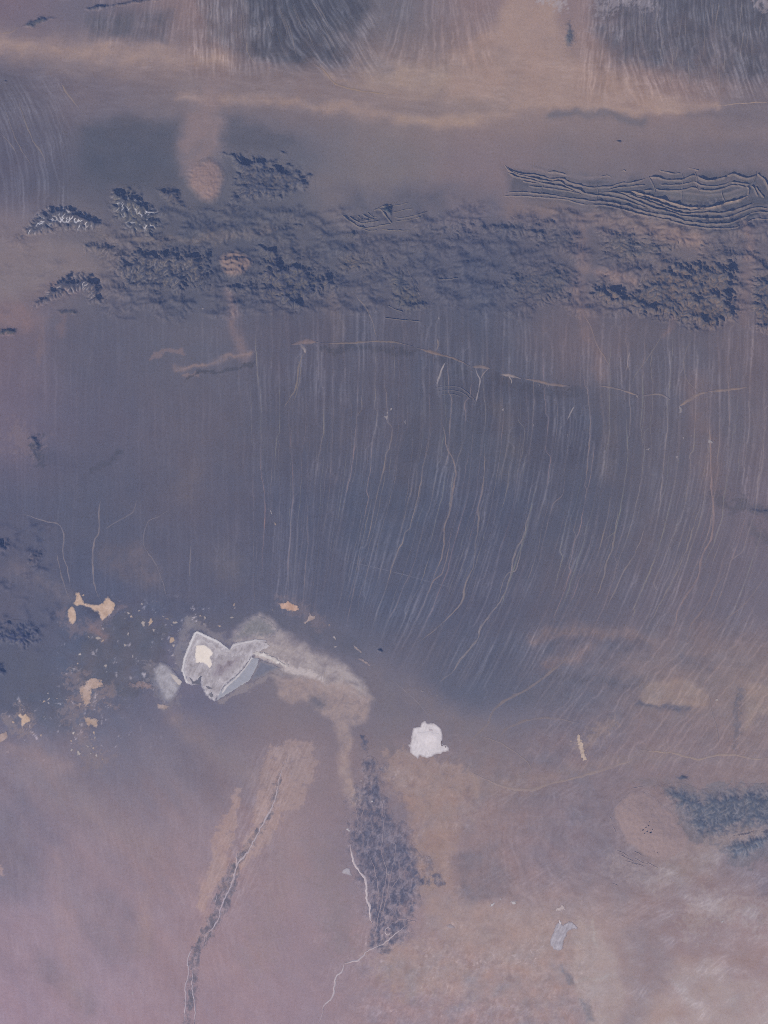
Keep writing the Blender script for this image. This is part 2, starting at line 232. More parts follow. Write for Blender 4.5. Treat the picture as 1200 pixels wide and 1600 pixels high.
# soft areas of differently coloured soil: kind, points, width/feather, colour, strength, (noise wavelength, noise share)
AREAS = [
 ('s', [(-60,62),(60,76),(150,80),(260,92),(340,98)], 22, (150,128,120), .8, (40,.4)),
 ('s', [(30,95),(110,100),(180,112),(300,118),(420,128),(560,150)], 16, (124,111,114), .5, (40,.5)),
 ('s', [(280,150),(420,155),(540,170),(640,188),(720,188),(800,178)], 9, (146,125,118), .7, (30,.6)),
 ('s', [(490,95),(530,125),(600,142),(660,150)], 5, (140,122,117), .6, (25,.5)),
 ('s', [(590,118),(660,122),(720,128)], 26, (150,130,120), .8, (35,.6)),
 ('s', [(620,190),(680,192),(740,184)], 8, (152,130,119), .75, (20,.6)),
 ('p', [(700,90),(780,40),(800,-30),(870,-30),(876,60),(885,88),(960,118),(1050,150),(1115,164),(1080,176),(1000,173),(900,166),(780,166),(700,155)], 14, (150,127,119), .85, (60,.45)),
 ('s', [(800,165),(900,164),(1000,172),(1080,174),(1115,165)], 5, (154,130,120), .7, (40,.6)),
 ('s', [(865,180),(900,176),(970,182),(1000,190)], 8, (103,102,115), .7, (40,.3)),
 ('s', [(1080,178),(1150,178),(1230,190)], 9, (108,103,115), .6, (40,.3)),
 ('s', [(1000,208),(1100,208),(1230,214)], 10, (122,110,115), .6, (40,.4)),
 ('p', [(282,275),(276,235),(282,205),(300,185),(326,172),(344,190),(344,225),(338,262)], 16, (131,114,117), .6, (26,.5)),
 ('s', [(315,200),(322,165),(334,140)], 20, (128,112,116), .5, (24,.6)),
 ('s', [(338,225),(342,190)], 5, (134,117,120), .4, (14,.6)),
 ('p', [(135,200),(200,185),(275,195),(276,290),(160,292),(120,250)], 22, (87,93,114), .8, (50,.3)),
 ('p', [(352,180),(420,190),(470,225),(440,235),(350,232)], 18, (92,96,116), .7, (40,.4)),
 ('p', [(375,-30),(575,-30),(560,40),(545,95),(490,104),(430,98),(390,88)], 14, (86,91,111), .75, (30,.5)),
 ('p', [(140,25),(265,20),(262,60),(140,60)], 14, (95,97,114), .7, (30,.5)),
 ('p', [(300,-30),(380,-30),(395,90),(330,60)], 10, (102,102,116), .6, (20,.6)),
 ('p', [(935,-30),(1260,-30),(1260,135),(1150,120),(1040,110),(960,90),(930,50)], 20, (94,96,113), .75, (50,.5)),
 ('s', [(845,-2),(872,4),(880,14)], 9, (150,143,148), .7, (7,1.0)),
 ('s', [(938,8),(970,-2),(1010,4)], 12, (134,132,142), .6, (6,1.0)),
 ('s', [(1190,4),(1206,6)], 9, (140,134,140), .6, (6,1.0)),
 ('s', [(535,60),(570,90),(600,110)], 16, (112,108,117), .5, (30,.5)),
 ('p', [(-40,380),(60,375),(130,385),(150,420),(90,430),(60,460),(-40,470)], 18, (119,111,119), .7, (40,.4)),
 ('s', [(-20,500),(20,490),(45,500)], 20, (124,105,113), .7, (20,.6)),
 ('s', [(85,450),(115,455)], 10, (116,101,112), .7, (14,.6)),
 ('s', [(150,365),(240,375),(340,372),(430,360)], 7, (109,105,113), .65, (20,.5)),
 ('s', [(500,290),(540,320),(560,290),(640,250)], 28, (112,107,115), .5, (40,.5)),
 ('p', [(530,295),(700,290),(690,335),(610,345),(540,330)], 22, (92,95,117), .6, (40,.5)),
 ('s', [(700,300),(720,300),(760,310)], 22, (100,100,117), .5, (40,.5)),
 ('p', [(788,262),(900,292),(1000,280),(1080,268),(1190,268),(1215,300),(1190,330),(1130,362),(1080,352),(920,322),(800,308)], 9, (93,95,114), .7, (20,.5)),
 ('p', [(1030,302),(1080,297),(1125,300),(1165,296),(1164,306),(1120,318),(1080,320),(1050,312)], 4, (108,105,114), .8, (20,.4)),
 ('s', [(800,322),(900,333),(1000,350),(1090,374)], 15, (119,106,111), .7, (25,.5)),
 ('s', [(1015,355),(1060,365),(1090,372)], 12, (126,110,112), .7, (25,.5)),
 ('s', [(905,350),(910,420),(904,470),(918,520),(940,590)], 9, (114,103,112), .65, (20,.6)),
 ('s', [(915,418),(950,430),(985,440)], 8, (122,107,112), .75, (14,.6)),
 ('s', [(1165,350),(1170,420),(1160,500)], 9, (114,102,111), .6, (20,.6)),
 ('s', [(1060,440),(1050,490),(1040,520)], 6, (116,103,111), .6, (20,.6)),
 ('s', [(357,455),(364,490),(372,530),(379,560)], 8, (124,108,114), .6, (30,.5)),
 ('s', [(275,574),(320,572),(360,560),(388,552)], 3.5, (128,112,115), .8, (16,.6)),
 ('s', [(235,560),(260,553),(285,545)], 4, (120,106,114), .7, (12,.7)),
 ('s', [(285,585),(310,590)], 4, (122,108,114), .7, (12,.7)),
 ('s', [(520,470),(530,520),(520,545)], 12, (105,101,113), .5, (30,.4)),
 ('s', [(70,500),(64,560)], 5, (116,103,114), .6, (30,.4)),
 ('s', [(95,490),(98,520)], 5, (118,103,113), .6, (30,.4)),
 ('p', [(700,590),(780,590),(830,600),(900,640),(935,690),(925,740),(850,730),(780,690),(720,650)], 14, (89,92,114), .75, (40,.4)),
 ('s', [(660,640),(650,700),(640,780)], 22, (91,94,115), .6, (60,.5)),
 ('s', [(780,640),(800,690),(790,740)], 16, (101,99,112), .45, (30,.5)),
 ('s', [(945,600),(955,680),(950,740)], 16, (102,99,112), .5, (40,.5)),
 ('s', [(1085,600),(1100,680),(1112,760)], 18, (113,102,111), .6, (30,.6)),
 ('s', [(1120,780),(1160,790),(1200,800)], 13, (92,93,111), .5, (16,.8)),
 ('s', [(1180,830),(1200,850)], 12, (94,95,112), .5, (16,.7)),
 ('s', [(210,870),(235,900)], 20, (108,102,116), .6, (14,.6)),
 ('s', [(170,870),(190,890)], 18, (104,100,117), .5, (14,.6)),
 ('s', [(300,740),(290,770)], 22, (102,99,115), .6, (20,.6)),
 ('s', [(345,870),(365,890)], 22, (104,102,117), .5, (20,.6)),
 ('s', [(20,680),(50,700)], 20, (114,105,120), .6, (14,.7)),
 ('s', [(55,690),(62,715)], 9, (82,88,112), .7, (10,.7)),
 ('s', [(80,720),(110,735)], 16, (90,93,120), .6, (20,.5)),
 ('s', [(150,735),(185,710)], 5, (86,90,112), .6, (10,.7)),
 ('s', [(20,890),(70,910),(110,940)], 14, (108,104,120), .5, (14,.6)),
 ('p', [(0,1000),(60,1020),(110,1090),(110,1150),(0,1110)], 24, (94,98,120), .6, (40,.5)),
 ('p', [(190,960),(260,970),(250,1060),(190,1090),(120,1060),(130,990)], 18, (96,98,117), .7, (20,.7)),
 ('p', [(300,960),(430,955),(540,990),(570,1030),(480,1000),(440,985),(300,980)], 12, (96,99,120), .6, (20,.6)),
 ('s', [(300,975),(290,1000),(280,1035)], 11, (122,121,133), .6, (14,.7)),
 ('s', [(300,978),(330,985),(358,1004)], 8, (124,122,133), .55, (12,.7)),
 ('s', [(232,1040),(240,1075),(255,1102),(280,1095)], 8, (120,118,131), .55, (10,.8)),
 ('s', [(345,1092),(380,1080),(420,1062),(445,1048)], 6, (134,128,136), .6, (10,.8)),
 ('s', [(30,1108),(52,1120),(48,1140),(24,1138),(16,1122)], 7, (128,117,124), .6, (8,1.0)),
 ('s', [(112,1112),(125,1150),(140,1180),(158,1188)], 14, (122,112,122), .55, (7,1.0)),
 ('s', [(120,1062),(135,1100),(165,1085)], 15, (126,114,122), .55, (9,.9)),
 ('s', [(100,960),(112,985),(150,975),(185,950)], 8, (114,106,120), .5, (9,.8)),
 ('s', [(440,936),(470,950),(500,975)], 9, (112,106,120), .5, (8,.9)),
 ('s', [(500,548),(560,545),(610,548),(645,552)], 5, (84,88,108), .65, (9,.9)),
 ('s', [(690,562),(730,580)], 5, (84,88,108), .6, (9,.8)),
 ('s', [(775,594),(815,602),(860,612),(900,616)], 7, (86,89,109), .65, (9,.8)),
 ('s', [(290,592),(340,580),(400,568)], 2.5, (82,86,106), .7, (12,.7)),
 ('s', [(640,1215),(690,1235),(720,1260)], 26, (140,124,128), .5, (7,1.0)),
 ('s', [(690,1290),(700,1350),(712,1400)], 16, (138,122,127), .45, (7,1.0)),
 ('p', [(1040,1226),(1090,1232),(1150,1224),(1250,1224),(1250,1330),(1180,1352),(1140,1352),(1120,1320),(1086,1318),(1060,1270)], 10, (106,107,123), .7, (12,.7)),
 ('s', [(905,1240),(935,1290),(955,1335),(990,1362)], 24, (114,109,126), .7, (10,.6)),
 ('s', [(820,1260),(860,1300),(900,1330)], 22, (118,110,125), .5, (10,.7)),
 ('s', [(505,1330),(520,1400),(530,1470)], 22, (122,114,127), .5, (8,1.0)),
 ('s', [(610,1500),(660,1530),(760,1540),(840,1560)], 30, (146,131,136), .5, (6,1.1)),
 ('s', [(450,1290),(430,1400),(400,1500)], 26, (128,117,129), .4, (8,1.0)),
 ('s', [(1085,1440),(1140,1420),(1200,1430)], 22, (146,137,144), .5, (9,1.0)),
 ('s', [(960,1350),(1020,1375),(1100,1360)], 16, (138,128,136), .5, (8,1.0)),
 ('s', [(135,945),(150,955)], 8, (84,88,114), .8, (8,.4)),
 ('s', [(145,975),(152,985),(160,1000)], 7, (126,107,116), .7, (8,.5)),
 ('p', [(366,1002),(385,968),(405,962),(425,974),(436,990),(470,1008),(520,1030),(560,1060),(585,1090),(560,1092),(500,1075),(450,1050),(410,1024)], 9, (156,148,152), .75, (16,.6)),
 ('s', [(400,1020),(430,1030),(470,1048),(500,1060)], 5, (180,170,172), .7, (10,.9)),
 ('p', [(430,1060),(480,1060),(540,1070),(582,1090),(575,1125),(545,1130),(548,1215),(562,1250),(545,1260),(532,1220),(528,1130),(490,1100),(440,1092)], 8, (150,133,134), .75, (12,.62)),
 ('s', [(490,1095),(505,1098)], 8, (100,101,120), .7, (8,.5)),
 ('s', [(590,1060),(620,1120),(600,1170)], 22, (114,108,120), .6, (30,.4)),
 ('s', [(640,1080),(700,1120),(760,1150)], 18, (118,110,120), .5, (30,.4)),
 ('p', [(365,1232),(375,1240),(362,1310),(350,1370),(322,1420),(310,1410),(335,1330),(350,1280)], 7, (146,127,130), .75, (10,.7)),
 ('p', [(418,1165),(460,1155),(488,1160),(492,1200),(470,1262),(440,1270),(425,1310),(390,1350),(352,1385),(362,1345),(392,1290),(408,1230)], 8, (146,127,130), .75, (9,.7)),
 ('s', [(318,1370),(325,1440),(312,1470)], 8, (142,123,130), .5, (10,.6)),
 ('p', [(600,1180),(640,1175),(700,1190),(735,1205),(720,1245),(650,1270),(615,1230)], 12, (142,123,124), .7, (12,.8)),
 ('p', [(640,1255),(710,1250),(715,1300),(700,1390),(660,1395),(640,1310)], 12, (142,121,121), .75, (20,.6)),
 ('s', [(735,1215),(745,1240)], 6, (146,126,124), .7, (8,.6)),
 ('p', [(715,1330),(780,1320),(800,1400),(730,1410),(712,1375)], 14, (116,109,124), .75, (30,.4)),
 ('p', [(665,1395),(720,1410),(860,1425),(870,1470),(840,1530),(760,1500),(660,1450)], 14, (148,130,132), .6, (30,.5)),
 ('p', [(600,1480),(680,1470),(740,1520),(640,1560),(590,1530)], 14, (148,129,131), .55, (9,.9)),
 ('p', [(900,1440),(935,1455),(960,1480),(975,1530),(968,1620),(925,1620),(905,1560),(892,1500)], 7, (151,138,142), .75, (24,.45)),
 ('p', [(1044,1505),(1060,1496),(1120,1500),(1150,1530),(1240,1540),(1240,1640),(1090,1640),(1076,1566),(1056,1540)], 8, (150,138,143), .65, (24,.5)),
 ('p', [(992,1572),(1020,1556),(1052,1562),(1060,1620),(990,1620)], 7, (156,142,144), .65, (20,.45)),
 ('s', [(990,1565),(988,1585),(994,1600)], 3, (160,148,150), .6, (8,.5)),
 ('s', [(922,1440),(932,1460),(936,1480)], 2.5, (156,147,150), .7, (6,.6)),
 ('s', [(900,1530),(925,1528),(950,1527)], 3, (152,145,150), .7, (8,.5)),
 ('s', [(975,1455),(985,1520),(982,1600)], 6, (140,130,138), .5, (12,.5)),
 ('p', [(980,1450),(1040,1440),(1050,1530),(1030,1560),(990,1620),(965,1620),(985,1540)], 18, (128,117,129), .8, (30,.35)),
 ('s', [(1070,1500),(1120,1490),(1170,1505)], 18, (140,121,126), .5, (30,.5)),
 ('s', [(1020,1580),(1060,1565),(1090,1600)], 24, (154,138,142), .55, (30,.5)),
 ('s', [(1047,1520),(1062,1545),(1078,1565)], 5, (152,143,151), .6, (9,.6)),
 ('p', [(877,1505),(890,1515),(902,1530),(895,1540),(888,1538)], 3, (116,113,128), .85, (8,.4)),
 ('p', [(905,1562),(918,1565),(930,1595),(915,1596)], 4, (116,113,128), .8, (8,.4)),
 ('p', [(1000,1068),(1060,1062),(1105,1085),(1105,1105),(1080,1112),(1050,1098),(1005,1105)], 7, (137,122,121), .75, (16,.5)),
 ('p', [(1172,1068),(1240,1064),(1240,1105),(1180,1115),(1165,1140)], 6, (137,122,121), .75, (16,.5)),
 ('s', [(1000,1103),(1040,1102),(1075,1108)], 4, (98,98,117), .75, (9,.5)),
 ('s', [(1155,1080),(1150,1130),(1152,1165)], 5, (100,100,117), .6, (6,.9)),
 ('p', [(945,1002),(1010,1000),(1015,1020),(960,1020)], 8, (98,98,117), .7, (14,.5)),
 ('s', [(1070,1030),(1110,1035)], 11, (98,99,117), .7, (12,.6)),
 ('s', [(880,1060),(930,1065),(1000,1070)], 10, (98,99,117), .6, (14,.6)),
 ('s', [(820,1090),(880,1085)], 14, (98,100,119), .6, (14,.6)),
 ('s', [(830,1000),(900,980),(960,990),(1020,1000)], 9, (118,107,116), .7, (12,.6)),
 ('s', [(860,1040),(900,1020),(925,1010)], 10, (120,108,117), .6, (12,.6)),
 ('s', [(1000,1040),(1080,1020),(1160,1040)], 16, (120,110,119), .5, (14,.6)),
 ('s', [(912,1160),(940,1140),(960,1130)], 10, (132,118,120), .6, (7,.9)),
 ('s', [(740,1230),(820,1225),(880,1210),(960,1190),(1060,1175)], 12, (128,115,120), .5, (16,.6)),
 ('p', [(980,1215),(1010,1228),(1080,1236),(1080,1220),(1040,1212)], 6, (112,107,120), .6, (9,.5)),
 ('s', [(1035,1370),(1090,1345),(1130,1310),(1180,1300)], 14, (136,125,131), .55, (9,.8)),
 ('s', [(1085,1425),(1110,1410),(1130,1425)], 16, (146,135,142), .6, (6,.9)),
 ('s', [(880,1360),(950,1380),(980,1400)], 16, (120,112,126), .5, (14,.6)),
 ('p', [(-40,1255),(20,1275),(50,1330),(60,1380),(20,1400),(-40,1380)], 24, (110,108,129), .6, (40,.5)),
 ('p', [(100,1405),(180,1395),(235,1430),(240,1490),(170,1500),(120,1450)], 20, (117,112,133), .6, (30,.5)),
 ('s', [(70,1510),(110,1550),(140,1580)], 16, (114,111,134), .6, (30,.4)),
 ('s', [(60,1200),(150,1270),(230,1330)], 30, (128,118,131), .5, (40,.4)),
 ('s', [(270,1120),(330,1165),(420,1230)], 16, (126,115,125), .55, (30,.4)),
 ('s', [(10,1170),(60,1180),(100,1200)], 14, (134,118,128), .5, (20,.4)),
 ('s', [(90,1340),(100,1440),(120,1560)], 18, (138,122,136), .4, (30,.5)),
 ('s', [(230,1400),(225,1480)], 10, (138,122,132), .5, (20,.4)),
 ('s', [(1190,1370),(1200,1390)], 10, (112,104,120), .6, (7,.7)),
 ('s', [(0,1350),(3,1365)], 5, (150,130,138), .7, (7,.7)),
]
def apron_v(x, y):                        # across-slope coordinate of the gravel apron: constant along each rill
    g = np.clip((y - 640) / 330, 0, 1.6)
    return x + 78 * ss(380, 620, x) * g ** 1.8 - 6 * ss(300, 900, x)
class Drain:
    """Where run-off gathers on an even slope: cells pass their water downhill, so the threads join, part and fade."""
    def __init__(self, v0, v1, y0, y1, st, wl, ln, seed, decay, lo, hi):
        self.v0, self.y0, self.st = v0, y0, st
        vs_ = np.arange(v0, v1, st, dtype=F); ys_ = np.arange(y0, y1, st, dtype=F); V, Y = np.meshgrid(vs_, ys_); ny, nv = V.shape
        h = fbm(V / wl + .5 * pn(V / (wl * 5), Y / (ln * .8), seed + 9), Y / ln, 3, seed) + .25 * fbm(V / (wl * .45), Y / (ln * .3), 2, seed + 5)
        idx = np.arange(nv); self.rc = np.zeros((ny, nv), np.int32); tot = []
        for hh, keep in ((h, True), (h[::-1], False)):
            acc = np.ones((ny, nv), F)
            for j in range(ny - 1):
                n_ = hh[j + 1]; l_ = np.concatenate([[9], n_[:-1]]) + .012; r_ = np.concatenate([n_[1:], [9]]) + .012
                k = np.where((l_ < n_) & (l_ <= r_), idx - 1, np.where(r_ < n_, idx + 1, idx))
                if keep: self.rc[j] = k
                acc[j + 1] += np.bincount(k, acc[j] * decay, nv)
            tot.append(np.log2(acc) if keep else np.log2(acc[::-1]))
        self.acc = tot[0]
        f = np.maximum(ss(lo, hi, tot[0]), .75 * ss(lo, hi, tot[1])); g = f.copy(); g[:, 1:] += .3 * f[:, :-1]; g[:, :-1] += .3 * f[:, 1:]
        self.d = np.clip(g, 0, 1.2).astype(F)
    def at(self, v, y):
        H, W_ = self.d.shape; u = np.clip((v - self.v0) / self.st, 0, W_ - 1.01); w_ = np.clip((y - self.y0) / self.st, 0, H - 1.01)
        i = u.astype(np.int32); j = w_.astype(np.int32); fu = u - i; fw = w_ - j; D = self.d
        return (D[j, i] * (1 - fu) + D[j, i + 1] * fu) * (1 - fw) + (D[j + 1, i] * (1 - fu) + D[j + 1, i + 1] * fu) * fw
DF = Drain(-260, 1480, -60, 1120, 1.2, 5, 190, 120, .985, 4.8, 8.2)
DC = Drain(-260, 1480, -60, 1120, 1.2, 22, 300, 140, .993, 7.6, 10.4)
print('drains', round(time.time() - T0, 1))
def flow(v, s, wl, ln, seed, o=3):
    return fbm(v / wl + 0.25 * pn(v / 60, s / 45, seed + 5), s / ln, o, seed)
def surface(x, y):
    """Look of the lit level ground at map points (1-D arrays): sRGB 0-255, n x 3."""
    x = np.asarray(x, F); y = np.asarray(y, F)
    wx, wy = x + 16 * fbm(x / 80, y / 80, 3, 1), y + 16 * fbm(x / 80, y / 80, 3, 4)
    T = base_colour(wx, wy)
    wx, wy = warp(x, y, 13, 44)
    wx = wx + 4 * fbm(x / 11, y / 11, 3, 60, .65); wy = wy + 4 * fbm(x / 11, y / 11, 3, 61, .65)
    for k, (kind, pts, wd, col, al, (nl, ns)) in enumerate(AREAS):
        a = np.array(pts); m = 2.4 * wd + 8
        sel = np.nonzero((x > a[:, 0].min() - m) & (x < a[:, 0].max() + m) & (y > a[:, 1].min() - m) & (y < a[:, 1].max() + m))[0]
        if not sel.size: continue
        px, py = wx[sel], wy[sel]
        if kind == 's': mk = np.exp(-(seg_dist(px, py, pts) / wd) ** 2 * 0.9)
        else: mk = ss(-wd, wd * .8, sdf(px, py, pts))
        n = fbm(px / nl, py / nl, 5, 70 + k % 17, .66)
        mk = (np.clip(mk * (1 + ns * 2.2 * n), 0, 1.2) if ns < .65 else .15 * mk + .9 * ss(.3, .75, mk * .95 + 2.6 * n * ns) * ss(0, .15, mk)) * al
        cc = np.array(col, F); cc = cc + .28 * (cc.mean() + np.array([1, -4, 5], F) - cc)
        T[sel] += mk[:, None] * (cc - T[sel])
    k = np.clip((T[:, 0] - 92) / 35, 0, 1)
    T = T + k[:, None] * np.stack([np.full(len(x), 10, F), np.full(len(x), 7, F), 8 - 4 * np.clip(y / 1600, 0, 1)], 1) + np.array([1.8, 1.8, 3.0], F)
    T = T - ss(112, 100, T[:, 0])[:, None] * np.array([4, 3, 3.5], F) + (ss(1150, 1350, y) * (1 - ss(350, 600, x)))[:, None] * np.array([6, 2.5, 1], F) + ss(1110, 1260, y)[:, None] * np.array([4, 2.5, 1], F)
    L = np.zeros(x.shape, F)              # brightness texture
    R = np.zeros(x.shape, F)              # redness texture
    # rills of the great apron
    m = ss(455, 520, y + 0 * x) * (1 - ss(930, 1010, y - 0.06 * (x - 600) - 95 * ss(540, 680, x) * (1 - ss(840, 960, x)))) * (0.28 + 0.72 * ss(330, 480, x)) * (1 - 0.6 * ss(1130, 1200, x) * ss(760, 820, y))
    sel = np.nonzero(m > 0.01)[0]
    if sel.size:
        v = apron_v(x[sel], y[sel]); yy = y[sel]
        v = v + 3.0 * fbm(v / 40, yy / 70, 2, 90)
        f = 0.7 * flow(v, yy, 4.2, 70, 20) + 0.5 * flow(v, yy, 13, 160, 24, 3)
        pr = ss(-.25, .45, fbm(x[sel] / 60, yy / 90, 3, 31)); d1 = DF.at(v, yy); d2 = DC.at(v, yy)
        L[sel] += m[sel] * (4.5 * f + 11 * d1 * (.2 + .8 * pr) + 19 * d2 * (.3 + .7 * pr) - 4.5); R[sel] += m[sel] * (2.0 * flow(v, yy, 30, 120, 33, 2) + 2.5 * d2 + 1.0 * d1)
    # fans at the top of the picture
    for (cx0, cx1, y1, lean, sd, amp) in ((290, 600, 130, 'c', 44, 17), (905, 1300, 170, 'r', 50, 15), (130, 300, 85, 'l', 56, 9), (590, 780, 125, 'm', 62, 9)):
        m = ss(cx0 - 15, cx0 + 25, x) * (1 - ss(cx1 - 30, cx1 + 10, x)) * (1 - ss(y1 - 40, y1 + 8, y + 14 * pn(x / 30, y / 30, sd)))
        sel = np.nonzero(m > 0.01)[0]
        if not sel.size: continue
        X, Y = x[sel], y[sel]
        v = {'c': X - .62 * ss(390, 520, X) * Y, 'r': X + .10 * Y * ss(1150, 930, X) - .00025 * Y * Y * ss(930, 1000, X) * 6,
             'l': X + .15 * Y, 'm': X + .5 * (X - 685) * -.006 * Y}[lean]
        v = v + 2.5 * fbm(X / 18, Y / 26, 2, sd + 3)
        f = flow(v, Y, 4.5, 40, sd); d1 = DF.at(v, Y); d2 = DC.at(v, Y + 300)
        L[sel] += m[sel] * amp * (.8 * f + 1.7 * d1 * ss(-.3, .3, fbm(X / 30, Y / 30, 2, sd)) + .8 * d2 - .35)
        R[sel] += m[sel] * 2 * (d1 + d2)
    # left fan
    m = (1 - ss(90, 130, x)) * ss(95, 150, y) * (1 - ss(310, 360, y))
    sel = np.nonzero(m > 0.01)[0]
    if sel.size:
        v = x[sel] - .5 * (y[sel] - 150) + .0015 * (y[sel] - 150) ** 2; v = v + 2.5 * fbm(x[sel] / 20, y[sel] / 30, 2, 3)
        L[sel] += m[sel] * (4 * flow(v, y[sel], 5, 60, 11) + 12 * DF.at(v + 400, y[sel]) * ss(-.3, .3, pn(v / 25, y[sel] / 50, 8)) + 10 * DC.at(v + 260, y[sel] + 200) - 2)
    # wispy sand sheets at the top: long level wisps
    m = np.exp(-((y - 125) / 75) ** 2)
    sel = np.nonzero(m > 0.03)[0]
    if sel.size:
        X, Y = x[sel], y[sel]; q = Y + 8 * fbm(X / 70, Y / 40, 3, 15) - .05 * X
        L[sel] += m[sel] * (9 * fbm(X / 46, q / 8, 5, 16, .62) + 7 * np.clip(1 - np.abs(fbm(X / 60, q / 9, 3, 18)) * 7, 0, 1) * ss(0, .4, fbm(X / 50, Y / 40, 2, 19)))
    # wind-blown dust streaks, lower left, running down to the right
    m = (1 - ss(380, 560, x)) * ss(1120, 1230, y)
    sel = np.nonzero(m > 0.01)[0]
    if sel.size:
        X, Y = x[sel], y[sel]; a = math.radians(52); v = X * math.sin(a) - Y * math.cos(a); s = X * math.cos(a) + Y * math.sin(a)
        L[sel] += m[sel] * (10 * fbm(v / 70, s / 260, 5, 14, .6) + 4.0 * flow(X, Y, 7, 60, 17, 4) + 5 * DF.at(X * .9 - Y * .25 + 300, Y * .9 + X * .25 - 900) * ss(-.1, .4, fbm(X / 60, Y / 80, 3, 10)) + 4 * fbm(X / 12, Y / 16, 4, 23, .7)); R[sel] += m[sel] * 4 * flow(v, s, 26, 150, 9, 2)
    # curdled soil of the lowland (patchy, knotted)
    m = ss(430, 640, x) * ss(1090, 1200, y) * (1 - .55 * ss(880, 980, x)) + ss(1450, 1530, y) * ss(520, 620, x) * (1 - ss(880, 950, x))
    sel = np.nonzero(m > 0.01)[0]
    if sel.size:
        X, Y = x[sel], y[sel]; qx, qy = warp(X, Y, 7, 16, 33)
        qx, qy = warp(qx, qy, 3, 5, 35)
        c = ridged(qx / 24, qy / 19, 5, 5, .7); L[sel] += m[sel] * (13 * (c - .4) * (.6 + fbm(X / 40, Y / 40, 2, 8)) + 6 * fbm(X / 9, Y / 8, 4, 6, .7)); R[sel] += m[sel] * 6 * fbm(X / 30, Y / 30, 3, 7)
    m = np.exp(-((x - 415 + .42 * (y - 1250)) / 48) ** 2) * ss(1140, 1180, y) * (1 - ss(1400, 1480, y))
    sel = np.nonzero(m > 0.02)[0]
    if sel.size:
        X, Y = x[sel], y[sel]; v = X + .42 * Y; qx, qy = warp(v, Y, 5, 14, 36)
        L[sel] += m[sel] * (20 * fbm(qx / 9, qy / 22, 5, 37, .68) + 10 * DF.at(v - 500, Y - 500))
    m = ss(470, 520, x) * (1 - ss(880, 960, x)) * ss(1390, 1470, y) + .7 * ss(560, 620, x) * (1 - ss(720, 760, x)) * ss(1170, 1200, y) * (1 - ss(1400, 1440, y))
    sel = np.nonzero(m > 0.02)[0]
    if sel.size:
        X, Y = x[sel], y[sel]; qx, qy = warp(X, Y, 9, 20, 38); n = fbm(X / 50, Y / 40, 3, 39)
        L[sel] += m[sel] * (26 * ss(.12, .5, fbm(qx / 9, qy / 12, 5, 42, .7)) * ss(-.25, .3, n) + 8 * DF.at(qx * .8 + qy * .3 - 200, qy * .8 - 500) * ss(-.2, .3, n) - 2)
    # banded rock ground around the big pale dome and to the right
    m = ss(690, 800, x) * ss(1180, 1240, y) * (1 - ss(1420, 1500, y))
    sel = np.nonzero(m > 0.01)[0]
    if sel.size:
        X, Y = x[sel], y[sel]; q = np.hypot((X - 1010) * .9, Y - 1290) + 26 * fbm(X / 60, Y / 60, 3, 52)
        L[sel] += m[sel] * (13 * fbm(q / 7, np.arctan2(Y - 1290, X - 1010) * 3, 4, 53, .65) + 6 * fbm(X / 26, Y / 20, 5, 54, .62) + 7 * DF.at(X * .5 + Y * .86 - 700, X * .86 - Y * .5 + 300) * ss(-.1, .4, fbm(X / 50, Y / 50, 2, 57)))
    # rock country: dark slopes, paler beds of dry streams between them
    for E in ERODED:
        ok, D = E.at(x, y)
        if not ok.any(): continue
        ix = np.nonzero(ok)[0]; near = D[:, 2] > .01; ix, D = ix[near], D[near]
        if not ix.size: continue
        wt = D[:, 3:4]; lv = D[:, 2:3]; fl = D[:, 1:2]
        rock = D[:, 5:8] * wt + (1 - wt) * (T[ix] - np.array([15, 12, 8], F)); val = D[:, 8:11] * wt + (1 - wt) * (T[ix] + 7)
        rock = rock + 5 * fbm(x[ix] / 18, y[ix] / 18, 3, 83)[:, None]
        m = rock + fl * (val - rock)
        vn = np.minimum(1, 1.6 * D[:, 4:5] * ss(.05, .5, D[:, 11:12]) * ss(-.3, .25, fbm(x[ix] / 20, y[ix] / 14, 3, 85))[:, None])
        m = m + vn * (np.array((186, 184, 198), F) - m)
        T[ix] += np.maximum(lv * .55, wt * .95) * (m - T[ix])
    # salt-flecked dark plain round the clay pans
    m = ss(-20, 20, x - 90 * (1 - ss(1070, 1100, y))) * (1 - ss(300, 345, x + .3 * (y - 1000))) * ss(920, 955, y) * (1 - ss(1150, 1205, y)) * (1 - .8 * ss(180, 215, x) * ss(1080, 1110, y))
    sel = np.nonzero(m > 0.01)[0]
    if sel.size:
        X, Y = x[sel], y[sel]; n = fbm(X / 11, Y / 13, 4, 103, .7); sp = ss(.26, .5, n + .25 * fbm(X / 40, Y / 40, 2, 104))
        L[sel] += m[sel] * (48 * sp + 9 * fbm(X / 26, Y / 26, 4, 105, .65)); R[sel] += m[sel] * (6 * sp + 5 * fbm(X / 30, Y / 30, 3, 106))
    # streaky salt dust right of the bow-tie flat
    m = ss(375, 420, x) * (1 - ss(560, 600, x)) * np.exp(-((y - 1035 - .42 * (x - 460)) / 40) ** 2)
    sel = np.nonzero(m > 0.01)[0]
    if sel.size:
        X, Y = x[sel], y[sel]; a = math.radians(30); s_ = X * math.cos(a) + Y * math.sin(a); v = Y * math.cos(a) - X * math.sin(a)
        L[sel] += m[sel] * (16 * fbm(s_ / 34, v / 5 + .6 * fbm(X / 14, Y / 14, 2, 108), 5, 107, .66) + 10 * fbm(X / 7, Y / 7, 3, 109, .7))
    # pale dusty crusts, lower right corner
    m = 1.25 * ss(960, 1080, x + .35 * (y - 1350)) * ss(1290, 1360, y)
    sel = np.nonzero(m > 0.01)[0]
